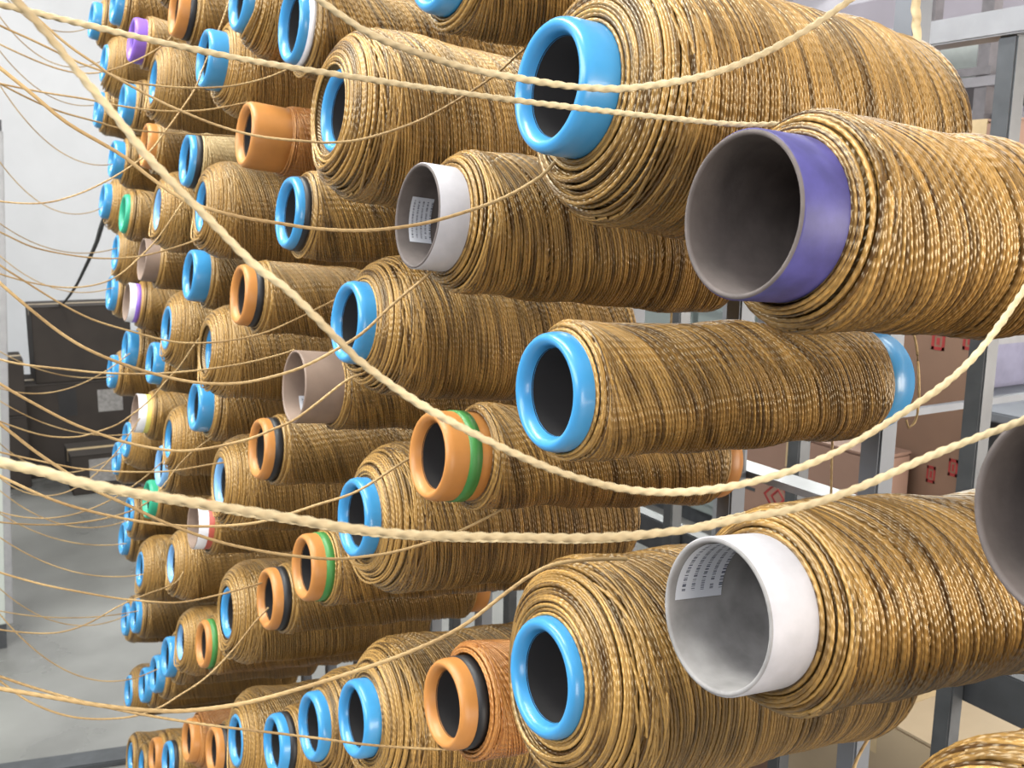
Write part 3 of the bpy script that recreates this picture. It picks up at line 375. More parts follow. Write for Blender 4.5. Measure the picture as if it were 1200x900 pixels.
('thin strand sagging left below the upper black-banded blue ring of ninth column', 0.0026, 'thin', [(0.3624, 1.5671, 1.7497), (0.3456, 1.5625, 1.7421), (0.3015, 1.5532, 1.7287), (0.2631, 1.5462, 1.7206), (0.2205, 1.5401, 1.7178), (0.1742, 1.5346, 1.7224), (0.1194, 1.5285, 1.7353), (0.0783, 1.5236, 1.7567), (0.0197, 1.5165, 1.7872), (-0.1003, 1.5165, 1.7932), (-0.3303, 1.5165, 1.8172), (-0.6803, 1.5165, 1.8672)]),
('thin strand slanting steeply down left between the upper left spools', 0.0026, 'thin', [(0.388, 1.7774, 1.8133), (0.3701, 1.7643, 1.7957), (0.3392, 1.7375, 1.7601), (0.3134, 1.717, 1.7326), (0.2818, 1.6971, 1.7061), (0.2519, 1.6807, 1.6843), (0.2177, 1.6684, 1.6712), (0.173, 1.657, 1.668), (0.125, 1.6465, 1.6767), (0.0797, 1.6367, 1.6925), (0.0159, 1.6224, 1.7203), (-0.1041, 1.6224, 1.7263), (-0.3341, 1.6224, 1.7503), (-0.6841, 1.6224, 1.8003)]),
('strand from the black-banded orange spool rising left over the dark cartons', 0.0026, 'thin', [(0.4898, 1.334, 1.6674), (0.4659, 1.3316, 1.6576), (0.4244, 1.3274, 1.6406), (0.3809, 1.324, 1.6254), (0.3339, 1.3232, 1.6176), (0.2946, 1.3237, 1.6163), (0.2569, 1.3252, 1.6206), (0.2156, 1.3276, 1.6338), (0.166, 1.3305, 1.6523), (0.1282, 1.3327, 1.6751), (0.0876, 1.3346, 1.7056), (0.0658, 1.3355, 1.7225), (0.0154, 1.3375, 1.7641), (-0.1046, 1.3375, 1.7701), (-0.3346, 1.3375, 1.7941), (-0.6846, 1.3375, 1.8441)]),
('long nearly level thin strand leaving the taupe tube spool across the dark cartons', 0.0026, 'thin', [(0.3852, 1.208, 1.6168), (0.3687, 1.209, 1.6122), (0.3261, 1.2125, 1.6037), (0.2748, 1.2178, 1.598), (0.2158, 1.225, 1.596), (0.1595, 1.2329, 1.6), (0.1144, 1.2399, 1.6073), (0.0708, 1.2467, 1.6154), (0.0042, 1.2579, 1.6339), (-0.1158, 1.2579, 1.6399), (-0.3458, 1.2579, 1.6639), (-0.6958, 1.2579, 1.7139)]),
('thin strand running level left from the pale blue ring below the black-banded orange', 0.0026, 'thin', [(0.3551, 1.4765, 1.4094), (0.3369, 1.4754, 1.4092), (0.276, 1.4716, 1.4071), (0.2163, 1.4696, 1.4139), (0.1595, 1.4685, 1.4252), (0.1268, 1.4682, 1.4355), (0.0543, 1.4679, 1.4625), (-0.0044, 1.4676, 1.4869), (-0.1244, 1.4676, 1.4929), (-0.3544, 1.4676, 1.5169), (-0.7044, 1.4676, 1.5669)]),
('thin strand dropping steeply left behind the thickest pale strand', 0.0026, 'thin', [(0.3976, 1.6869, 1.4081), (0.3809, 1.6794, 1.3993), (0.3486, 1.6656, 1.3836), (0.3209, 1.6506, 1.3653), (0.299, 1.6347, 1.3457), (0.2677, 1.6162, 1.323), (0.2327, 1.6051, 1.3127), (0.1804, 1.5938, 1.3098), (0.1191, 1.5829, 1.3157), (0.0506, 1.5725, 1.3334), (-0.0131, 1.5636, 1.3586), (-0.1331, 1.5636, 1.3646), (-0.3631, 1.5636, 1.3886), (-0.7131, 1.5636, 1.4386)]),
('thin strand dropping from mid-left spools and sagging across the dark cartons', 0.0026, 'thin', [(0.3866, 1.728, 1.5735), (0.371, 1.7192, 1.5577), (0.3415, 1.7008, 1.5253), (0.3176, 1.6903, 1.5054), (0.2938, 1.6783, 1.4833), (0.2712, 1.6697, 1.4667), (0.2356, 1.6595, 1.4465), (0.2088, 1.6553, 1.4388), (0.17, 1.651, 1.4327), (0.1214, 1.649, 1.4411), (0.0643, 1.6477, 1.4688), (-0.0004, 1.6461, 1.5066), (-0.1204, 1.6461, 1.5126), (-0.3504, 1.6461, 1.5366), (-0.7004, 1.6461, 1.5866)]),
('thin strand leaving the lower black-banded orange ring and rising left over the floor', 0.0026, 'thin', [(0.3793, 1.3376, 1.2634), (0.3601, 1.3358, 1.2611), (0.3069, 1.3319, 1.2574), (0.2517, 1.3291, 1.2581), (0.2021, 1.3289, 1.2705), (0.1651, 1.3291, 1.2827), (0.1244, 1.3296, 1.2988), (0.0851, 1.3301, 1.3155), (0.0382, 1.3309, 1.3399), (-0.0153, 1.3319, 1.3703), (-0.1353, 1.3319, 1.3763), (-0.3653, 1.3319, 1.4003), (-0.7153, 1.3319, 1.4503)]),
('thin strand falling steeply left from the lower black-banded orange ring', 0.0026, 'thin', [(0.3709, 1.3125, 1.2326), (0.3481, 1.3074, 1.2161), (0.313, 1.2969, 1.186), (0.2727, 1.2889, 1.1585), (0.2375, 1.2864, 1.1435), (0.2091, 1.285, 1.1329), (0.1683, 1.2872, 1.1292), (0.1106, 1.2943, 1.1412), (0.0631, 1.302, 1.169), (0.0274, 1.3078, 1.2068), (-0.0234, 1.3155, 1.2697), (-0.1434, 1.3155, 1.2757), (-0.3734, 1.3155, 1.2997), (-0.7234, 1.3155, 1.3497)]),
('thin strand sagging over the grey floor from the lower left fat spool', 0.0026, 'thin', [(0.3468, 1.7767, 1.1332), (0.3324, 1.7692, 1.1187), (0.3062, 1.7666, 1.1115), (0.2762, 1.7648, 1.1067), (0.2318, 1.7609, 1.096), (0.1738, 1.7533, 1.0761), (0.1194, 1.7518, 1.0727), (0.0433, 1.7552, 1.0941), (-0.0284, 1.7596, 1.1271), (-0.1484, 1.7596, 1.1331), (-0.3784, 1.7596, 1.1571), (-0.7284, 1.7596, 1.2071)]),
('thin far strand drawn left from first spool down in fourteenth column from right', 0.0026, 'thin', [(0.3854, 2.7149, 2.2282), (0.3566, 2.7053, 2.2129), (0.3288, 2.6981, 2.204), (0.3019, 2.6923, 2.2011), (0.2759, 2.687, 2.204), (0.2506, 2.6815, 2.2124), (0.226, 2.675, 2.2261), (0.2021, 2.6671, 2.2448), (0.1789, 2.6576, 2.2682), (0.1565, 2.6461, 2.2962), (0.1348, 2.6327, 2.3284), (0.114, 2.6172, 2.3645), (-0.006, 2.6172, 2.3705), (-0.236, 2.6172, 2.3945), (-0.586, 2.6172, 2.4445)]),
('thin far strand drawn left from second spool down in fourteenth column from right', 0.0026, 'thin', [(0.3816, 2.6822, 2.0361), (0.3523, 2.6769, 2.0302), (0.3238, 2.6727, 2.0297), (0.2961, 2.6689, 2.0346), (0.2692, 2.6649, 2.0446), (0.2429, 2.6602, 2.0597), (0.2174, 2.6545, 2.0795), (0.1925, 2.6476, 2.1039), (0.1684, 2.6391, 2.1327), (0.1451, 2.6291, 2.1656), (0.1226, 2.6175, 2.2023), (0.1009, 2.6042, 2.2427), (-0.0191, 2.6042, 2.2487), (-0.2491, 2.6042, 2.2727), (-0.5991, 2.6042, 2.3227)]),
('thin far strand drawn left from first spool down in thirteenth column from right', 0.0026, 'thin', [(0.384, 2.5514, 2.1302), (0.3534, 2.5443, 2.1135), (0.3239, 2.5398, 2.1042), (0.2955, 2.5369, 2.102), (0.268, 2.5347, 2.1067), (0.2413, 2.5322, 2.118), (0.2154, 2.5287, 2.1357), (0.1903, 2.5238, 2.1594), (0.166, 2.5171, 2.1888), (0.1425, 2.5085, 2.2237), (0.12, 2.4979, 2.2637), (0.0984, 2.4852, 2.3084), (-0.0216, 2.4852, 2.3144), (-0.2516, 2.4852, 2.3384), (-0.6016, 2.4852, 2.3884)]),
('thin far strand drawn left from second spool down in thirteenth column from right', 0.0026, 'thin', [(0.3758, 2.4626, 1.8852), (0.3448, 2.4619, 1.8811), (0.3148, 2.4623, 1.8839), (0.2857, 2.4631, 1.8936), (0.2573, 2.4636, 1.9098), (0.2297, 2.4632, 1.9325), (0.203, 2.4617, 1.9613), (0.177, 2.4588, 1.9961), (0.152, 2.4543, 2.0364), (0.1278, 2.4482, 2.0821), (0.1047, 2.4405, 2.1327), (0.0825, 2.4312, 2.1878), (-0.0375, 2.4312, 2.1938), (-0.2675, 2.4312, 2.2178), (-0.6175, 2.4312, 2.2678)]),
('thin far strand drawn left from third spool down in fourteenth column from right', 0.0026, 'thin', [(0.3737, 2.6283, 1.7894), (0.342, 2.6216, 1.7754), (0.3115, 2.6176, 1.7689), (0.2821, 2.6151, 1.7699), (0.2537, 2.6133, 1.7781), (0.2261, 2.611, 1.7935), (0.1993, 2.6077, 1.8157), (0.1734, 2.6029, 1.8446), (0.1483, 2.5963, 1.8799), (0.1242, 2.5877, 1.9212), (0.101, 2.577, 1.9681), (0.0789, 2.5643, 2.0203), (-0.0411, 2.5643, 2.0263), (-0.2711, 2.5643, 2.0503), (-0.6211, 2.5643, 2.1003)]),
('thin far strand drawn left from third spool down in thirteenth column from right', 0.0026, 'thin', [(0.3717, 2.4562, 1.6943), (0.3383, 2.4495, 1.6865), (0.306, 2.4441, 1.6829), (0.2746, 2.4397, 1.6836), (0.244, 2.4358, 1.6883), (0.2142, 2.4322, 1.6971), (0.1852, 2.4285, 1.7097), (0.157, 2.4244, 1.7261), (0.1296, 2.4199, 1.7463), (0.1029, 2.4146, 1.7699), (0.077, 2.4085, 1.797), (0.052, 2.4015, 1.8273), (-0.068, 2.4015, 1.8333), (-0.298, 2.4015, 1.8573), (-0.648, 2.4015, 1.9073)]),
('thin far strand drawn left from fourth spool down in fourteenth column from right', 0.0026, 'thin', [(0.3696, 2.5687, 1.5923), (0.3365, 2.5621, 1.5854), (0.3045, 2.557, 1.5834), (0.2734, 2.5528, 1.5863), (0.2431, 2.5491, 1.594), (0.2136, 2.5454, 1.6063), (0.185, 2.5414, 1.6232), (0.1571, 2.5368, 1.6445), (0.1301, 2.5313, 1.6702), (0.1038, 2.5247, 1.7), (0.0785, 2.517, 1.7337), (0.054, 2.5081, 1.7712), (-0.066, 2.5081, 1.7772), (-0.296, 2.5081, 1.8012), (-0.646, 2.5081, 1.8512)]),
('thin far strand drawn left from fifth spool down in fourteenth column from right', 0.0026, 'thin', [(0.3628, 2.5935, 1.3685), (0.329, 2.5865, 1.3687), (0.2962, 2.5803, 1.3719), (0.2641, 2.5746, 1.3779), (0.2329, 2.5692, 1.3869), (0.2024, 2.564, 1.3986), (0.1726, 2.5588, 1.4131), (0.1436, 2.5534, 1.4303), (0.1153, 2.5478, 1.4501), (0.0878, 2.5418, 1.4725), (0.061, 2.5354, 1.4973), (0.0349, 2.5284, 1.5244), (-0.0851, 2.5284, 1.5304), (-0.3151, 2.5284, 1.5544), (-0.6651, 2.5284, 1.6044)]),
('thin far strand drawn left from fourth spool down in thirteenth column from right', 0.0026, 'thin', [(0.3634, 2.3434, 1.4606), (0.3261, 2.3299, 1.4367), (0.2902, 2.3192, 1.418), (0.2557, 2.311, 1.4043), (0.2223, 2.3048, 1.3956), (0.1901, 2.3003, 1.3917), (0.1587, 2.2971, 1.3926), (0.1284, 2.2946, 1.3982), (0.0989, 2.2926, 1.4084), (0.0702, 2.2906, 1.4233), (0.0424, 2.2883, 1.4426), (0.0155, 2.2855, 1.4664), (-0.1045, 2.2855, 1.4724), (-0.3345, 2.2855, 1.4964), (-0.6845, 2.2855, 1.5464)]),
('thin far strand drawn left from fifth spool down in thirteenth column from right', 0.0026, 'thin', [(0.3596, 2.3853, 1.2632), (0.3242, 2.3818, 1.2652), (0.2897, 2.379, 1.2704), (0.256, 2.3766, 1.2787), (0.2232, 2.3745, 1.2902), (0.1912, 2.3725, 1.3048), (0.16, 2.3704, 1.3223), (0.1295, 2.3682, 1.3428), (0.0999, 2.3657, 1.3661), (0.071, 2.3627, 1.3922), (0.0429, 2.3593, 1.421), (0.0157, 2.3554, 1.4523), (-0.1043, 2.3554, 1.4583), (-0.3343, 2.3554, 1.4823), (-0.6843, 2.3554, 1.5323)]),
('thin far strand drawn left from sixth spool down in fourteenth column from right', 0.0026, 'thin', [(0.3592, 2.5597, 1.1785), (0.3224, 2.5495, 1.1617), (0.2871, 2.5425, 1.1517), (0.2531, 2.538, 1.1486), (0.2203, 2.5353, 1.1522), (0.1885, 2.5334, 1.1626), (0.1577, 2.5317, 1.1798), (0.1279, 2.5295, 1.2039), (0.099, 2.5263, 1.2346), (0.0712, 2.5218, 1.2718), (0.0444, 2.5157, 1.3152), (0.0187, 2.5079, 1.3645), (-0.1013, 2.5079, 1.3705), (-0.3313, 2.5079, 1.3945), (-0.6813, 2.5079, 1.4445)]),
('thin far strand drawn left from sixth spool down in thirteenth column from right', 0.0026, 'thin', [(0.353, 2.3763, 1.0604), (0.3159, 2.3721, 1.0542), (0.28, 2.3697, 1.0535), (0.2452, 2.3686, 1.0583), (0.2114, 2.3682, 1.0686), (0.1786, 2.3681, 1.0844), (0.1467, 2.368, 1.1058), (0.1157, 2.3674, 1.1325), (0.0857, 2.3662, 1.1645), (0.0566, 2.364, 1.2017), (0.0286, 2.3608, 1.2438), (0.0015, 2.3564, 1.2906), (-0.1185, 2.3564, 1.2966), (-0.3485, 2.3564, 1.3206), (-0.6985, 2.3564, 1.3706)]),
('thin far strand drawn left from seventh spool down in fourteenth column from right', 0.0026, 'thin', [(0.3518, 2.4847, 0.9654), (0.3154, 2.4806, 0.9689), (0.2799, 2.4772, 0.9759), (0.2454, 2.4743, 0.9861), (0.2117, 2.4718, 0.9996), (0.1788, 2.4694, 1.0164), (0.1468, 2.467, 1.0364), (0.1155, 2.4644, 1.0596), (0.0851, 2.4616, 1.0858), (0.0555, 2.4583, 1.1151), (0.0268, 2.4545, 1.1472), (-0.0011, 2.4501, 1.1822), (-0.1211, 2.4501, 1.1882), (-0.3511, 2.4501, 1.2122), (-0.7011, 2.4501, 1.2622)]),
('thin far strand drawn left from eighth spool down in fourteenth column from right', 0.0026, 'thin', [(0.3487, 2.4911, 0.7771), (0.3102, 2.4859, 0.7701), (0.273, 2.4829, 0.7693), (0.2371, 2.4816, 0.7747), (0.2022, 2.4813, 0.7865), (0.1683, 2.4814, 0.8046), (0.1355, 2.4814, 0.8292), (0.1036, 2.4808, 0.8602), (0.0728, 2.4794, 0.8975), (0.043, 2.4769, 0.9409), (0.0144, 2.4732, 0.9902), (-0.0131, 2.468, 1.045), (-0.1331, 2.468, 1.051), (-0.3631, 2.468, 1.075), (-0.7131, 2.468, 1.125)]),
('thin far strand drawn left from seventh spool down in twelfth column from right', 0.0026, 'thin', [(0.349, 2.2253, 0.9744), (0.3113, 2.2244, 0.9767), (0.2747, 2.2243, 0.9829), (0.239, 2.2248, 0.993), (0.2042, 2.2257, 1.007), (0.1703, 2.2267, 1.0249), (0.1373, 2.2276, 1.0466), (0.1052, 2.2284, 1.0719), (0.0739, 2.2288, 1.101), (0.0436, 2.2287, 1.1335), (0.0141, 2.2281, 1.1695), (-0.0144, 2.2268, 1.2087), (-0.1344, 2.2268, 1.2147), (-0.3644, 2.2268, 1.2387), (-0.7144, 2.2268, 1.2887)]),
('thin far strand drawn left from eighth spool down in twelfth column from right', 0.0026, 'thin', [(0.3435, 2.0836, 0.8086), (0.3036, 2.0848, 0.7994), (0.265, 2.0882, 0.7984), (0.2278, 2.0933, 0.8058), (0.1918, 2.0993, 0.8217), (0.1569, 2.1056, 0.8463), (0.1232, 2.1116, 0.8795), (0.0906, 2.1169, 0.9211), (0.0592, 2.1211, 0.971), (0.0291, 2.1242, 1.0289), (0.0002, 2.126, 1.0942), (-0.0272, 2.1264, 1.1666), (-0.1472, 2.1264, 1.1726), (-0.3772, 2.1264, 1.1966), (-0.7272, 2.1264, 1.2466)]),
('thin far strand drawn left from fifth spool down in eleventh column from right', 0.0026, 'thin', [(0.3562, 1.9623, 1.2985), (0.3155, 1.9534, 1.2708), (0.2764, 1.9472, 1.2491), (0.2389, 1.9435, 1.2333), (0.2026, 1.9419, 1.2231), (0.1676, 1.9421, 1.2186), (0.1336, 1.9436, 1.2197), (0.1007, 1.946, 1.2264), (0.0688, 1.9489, 1.2385), (0.0378, 1.952, 1.2562), (0.0078, 1.955, 1.2792), (-0.0212, 1.9575, 1.3075), (-0.1412, 1.9575, 1.3135), (-0.3712, 1.9575, 1.3375), (-0.7212, 1.9575, 1.3875)]),
('thin far strand drawn left from fifth spool down in twelfth column from right', 0.0026, 'thin', [(0.3589, 2.2274, 1.3327), (0.3176, 2.2076, 1.2837), (0.2787, 2.1939, 1.2458), (0.242, 2.1856, 1.2186), (0.2071, 2.182, 1.2017), (0.1737, 2.1821, 1.1952), (0.1417, 2.1846, 1.199), (0.111, 2.188, 1.2134), (0.0815, 2.1912, 1.2383), (0.0532, 2.1934, 1.2738), (0.0262, 2.1938, 1.3194), (0.0006, 2.1924, 1.3747), (-0.1194, 2.1924, 1.3807), (-0.3494, 2.1924, 1.4047), (-0.6994, 2.1924, 1.4547)]),
('thin far strand drawn left from seventh spool down in thirteenth column from right', 0.0026, 'thin', [(0.3483, 2.336, 0.845), (0.3098, 2.3315, 0.8473), (0.2723, 2.3277, 0.8513), (0.2357, 2.3242, 0.8571), (0.1999, 2.3213, 0.8646), (0.165, 2.3186, 0.8737), (0.1308, 2.3163, 0.8846), (0.0975, 2.3142, 0.897), (0.0649, 2.3123, 0.9111), (0.033, 2.3105, 0.9267), (0.0019, 2.3088, 0.9439), (-0.0285, 2.3072, 0.9626), (-0.1485, 2.3072, 0.9686), (-0.3785, 2.3072, 0.9926), (-0.7285, 2.3072, 1.0426)]),
('yarn end dangling from the back of the fat bottom-centre spool', 0.0034, 'thin', [(0.753, 0.5623, 1.3605), (0.7454, 0.5609, 1.35), (0.7324, 0.5582, 1.3313), (0.7173, 0.5578, 1.3157), (0.7031, 0.5571, 1.3002), (0.6937, 0.5545, 1.2854), (0.6816, 0.5474, 1.2586)]),
('thick pale strand hanging straight down behind the fattest top spool, at its right end', 0.0058, 'rope', [(0.6921, 0.5578, 2.0122), (0.689, 0.5499, 1.9655), (0.6869, 0.5427, 1.9255), (0.6851, 0.5375, 1.8955), (0.6838, 0.5333, 1.8721)]),
('thin yarn end hanging straight down below the slim blue-ringed spool', 0.0022, 'thin', [(0.6827, 0.5959, 1.6056), (0.6805, 0.5932, 1.5867), (0.6772, 0.5881, 1.5529), (0.6756, 0.585, 1.534), (0.6748, 0.5816, 1.5152)]),
('thin looped yarn end hanging beside the right blue ring', 0.0026, 'thin', [(0.8052, 0.6252, 1.6942), (0.8127, 0.6179, 1.6805), (0.8133, 0.6116, 1.6521), (0.8117, 0.6066, 1.6237), (0.8079, 0.6045, 1.6033), (0.8015, 0.6063, 1.5935), (0.7992, 0.6093, 1.6016)]),
('thin strand hanging straight down behind the spool below the fattest one', 0.0026, 'thin', [(0.6994, 0.8467, 1.7255), (0.6971, 0.8442, 1.707), (0.6922, 0.8384, 1.6654), (0.6892, 0.8324, 1.6284)]),
('thin orange-brown strand hanging near the bottom edge, left of a dangling end', 0.0026, 'thin', [(0.7599, 0.6273, 1.2968), (0.7568, 0.6228, 1.2669), (0.7544, 0.618, 1.2369), (0.7506, 0.6103, 1.1898)])]

# ---------------------------------------------------------------- creel frame: posts, rails, pegs
PX, PY0, PDY = .745, .596, .1905
creel = empty('creel_frame', (PX, 1.6, 0), label='long grey steel creel rack that carries all the gold yarn spools', category='rack')
def part(name, lo, hi, m, parent=creel, bevel=0, **p):
    o = creel.location
    return box(name, [lo[i] - o[i] for i in range(3)], [hi[i] - o[i] for i in range(3)], m, parent, bevel, **p)
posts = {}
for k in range(-3, 12):
    y = PY0 + PDY * k
    posts[k] = part('post', (PX - .0115, y - .0115, 0), (PX + .0115, y + .0115, 2.75), M_steel, bevel=.002)
for k in range(-3, 11):
    y = .751 + .29 * (k - 3)
    if y < 3: part('rear_post', (1.108, y - .0125, 0), (1.133, y + .0125, 2.005), M_rpost, bevel=.002)
part('rail', (.758, -.2, 1.507), (.792, 2.75, 1.515), M_lsteel)
part('rear_rail', (1.134, -.2, 1.160), (1.165, 2.9, 1.222), M_dsteel, bevel=.002)
part('top_rail', (1.100, -.2, 2.005), (1.140, 2.9, 2.035), M_lsteel, bevel=.002)
part('base_rail', (.70, -.2, .0), (.80, 2.75, .05), M_dsteel)
part('cross_rail', (.7925, .915, 1.506), (1.555, .925, 1.5165), M_steel)

# ---------------------------------------------------------------- spools
SIDE = .345
YA = {}
def yarn_proto(R, k, seed, m):
    cls = 'fat' if R > .066 else 'mid' if R > .0525 else 'slim'
    det = 'near' if k <= 3 else 'far'
    key = (cls, det, seed % (2 if det == 'near' else 1), m.name)
    if key not in YA:
        R0 = dict(fat=.082, mid=.058, slim=.049)[cls]; sh = dict(fat=.040, mid=.020, slim=.010)[cls]
        YA[key] = (yarn_me('yarn_%s_%s' % (cls, det), R0, .33, .043, sh, .0024 if det == 'near' else .0029, 44 if det == 'near' else 26, seed + hash(cls) % 1 + len(YA), m, turns=dict(fat=2.8, mid=2.5, slim=2.3)[cls], tv=.42 if det == 'near' else .2), R0)
    return YA[key]
LA = {}
def cached(key, fn):
    if key not in LA: LA[key] = fn()
    return LA[key]
def ring_prof(rr, ln):
    ri = rr * .745
    return [(.0105, ri - .0006), (.0085, ri), (.0045, ri + .0012), (.0012, ri + .0035), (0, ri + .0060), (.0008, rr - .0030), (.0034, rr - .0010), (.008, rr), (ln * .6 + .003, rr), (ln, rr - .0006), (ln, ri + .003)]
rings = dict(blue=M_blue, paleblue=M_pblue, orange=M_orange, purple=M_purple, green=M_grim)
bands = dict(black=M_black, green=M_green, white=M_white, red=M_red, yellow=M_yellow, violet=M_purple)
def curved_label(rr, x0, x1, a0, a1):
    n = 14; a = np.radians(np.linspace(a0, a1, n)); V = []; UV = []
    for i, x in enumerate((x0, x1)):
        for q, t in enumerate(a): V.append((x, rr * math.cos(t), rr * math.sin(t))); UV.append((i, 1 - q / (n - 1)))
    F = [(q, q + 1, n + q + 1, n + q) for q in range(n - 1)]
    return mesh('paper_label', V, F, M_label, UV, None)
for (k, m, X, y, z, kind, band, R, a, rr, tilt, end, cap, tint, lab) in SPOOLS:
    t = math.radians(tilt); c, s = math.cos(t), math.sin(t)
    root = empty('yarn_spool', (X + SIDE * c, y, z - SIDE * s), label=lab, category='spool', group='gold yarn spools on the creel')
    root.rotation_euler = (0, t, 0)
    x0 = -SIDE
    ym = {0: M_yarn, 1: M_rust, 2: M_rust, 3: M_pale}[tint]
    me, R0 = yarn_proto(R, k, (m * 7 + k) % 5, ym)
    o = put('yarn', me, root, (x0 + a, 0, 0)); o.scale = ((end - a) / .33, R / R0, R / R0); o.rotation_euler = (0.35 * math.sin(k * 3 + m), 0, 0)
    seg = 64 if k <= 2 else 32
    if kind in rings:
        ln = max(a, .012) + .012
        put('mouth_ring', cached(('ring', kind, round(rr, 4), round(ln, 3), seg), lambda: lathe('mouth_ring', ring_prof(rr, ln), rings[kind], seg)), root, (x0, 0, 0))
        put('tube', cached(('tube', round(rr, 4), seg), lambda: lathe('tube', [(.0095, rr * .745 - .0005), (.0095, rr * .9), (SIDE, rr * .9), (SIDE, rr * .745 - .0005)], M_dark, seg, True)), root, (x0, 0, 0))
        if cap or k < 2:
            put('end_ring', cached(('cap', kind, round(rr, 4), round(end, 3)), lambda: lathe('end_ring', [(end - .006, rr * .9), (end - .006, rr * .96), (end + .010, rr), (SIDE - .001, rr), (SIDE, rr - .002), (SIDE, rr * .8)], rings[kind], seg)), root, (x0, 0, 0))
    else:
        inner = {'violet': M_card, 'brown': M_card, 'tan': M_tan, 'grey': M_greycard, 'white': M_card, 'card': M_tan}[kind]
        th = .0032
        put('tube', cached(('card', kind, round(rr, 4), seg), lambda: lathe('tube', [(0, rr - th + .0006), (-.0004, rr - th / 2), (0, rr - .0004), (.002, rr), (SIDE, rr), (SIDE, rr - th), (.0015, rr - th)], inner, seg, True)), root, (x0, 0, 0))
        if kind in ('violet', 'grey', 'white', 'card'):
            sm = {'violet': M_violet, 'grey': M_greyw, 'white': M_greyw, 'card': M_white}[kind]
            put('mouth_sleeve', cached(('sleeve', kind, round(rr, 4), round(a, 3)), lambda: lathe('mouth_sleeve', [(.0004, rr - .0006), (.0012, rr + .0005), (a + .012, rr + .0005)], sm, seg)), root, (x0, 0, 0))
        lb = {'grey': (.005, .042, -8, 62), 'white': (.012, .034, -32, 26), 'tan': (.02, .05, -75, -25)}.get(kind)
        if lb and not (k > 5): put('paper_label', curved_label(rr - th - .0005, *lb), root, (x0, 0, 0), label='white printed paper label stuck inside the tube')
    if band:
        b0, b1 = (.022, .034) if (k, m) == (1, 1) else (max(.010, a - .012), a + .002)
        bl = {'red': .02, 'yellow': .018}.get(band, 0); b1 += bl
        put('band', cached(('band', band, round(rr, 4), round(b0, 3), round(b1, 3)), lambda: lathe('band', [(b0, rr - .001), (b0, rr + .0009), (b1, rr + .0009), (b1, rr - .001)], bands[band], seg)), root, (x0, 0, 0), label='%s band round the tube' % band)
    # the peg that carries it: rod, bracket and a plug that fits the bore
    kk = max(-3, min(11, k)); py = PY0 + PDY * kk; pz = z - SIDE * s
    ri = (rr * .745 - .0005 if kind in rings else rr - .0032)
    peg = cached(('peg', round(ri, 4)), lambda: lathe('peg', [(-.19, 0), (-.19, .011), (-.175, ri - .0012), (-.168, ri - .0012), (-.155, .011), (-.045, .011), (-.04, ri - .0012), (-.03, ri - .0012), (-.022, .009), (.0025, .009), (.0025, 0)], M_dsteel, 20))
    pp = put('peg', peg, creel, Vector((X + SIDE * c, y, pz)) - creel.location); pp.rotation_euler = (0, t, 0)
    part('peg_bracket', (PX - .0340, min(py, y) - .012, pz - .014), (PX - .0112, max(py, y) + .012, pz + .012), M_dsteel)

# ---------------------------------------------------------------- yarn strands
for i, (lab, d, kd, pts) in enumerate(STRANDS):
    put('yarn_strand', strand_me('yarn_strand', pts, d, M_strand if kd == 'rope' else M_thin, kd == 'rope', i), label=lab, category='yarn strand', group='yarn strands drawn off the spools')

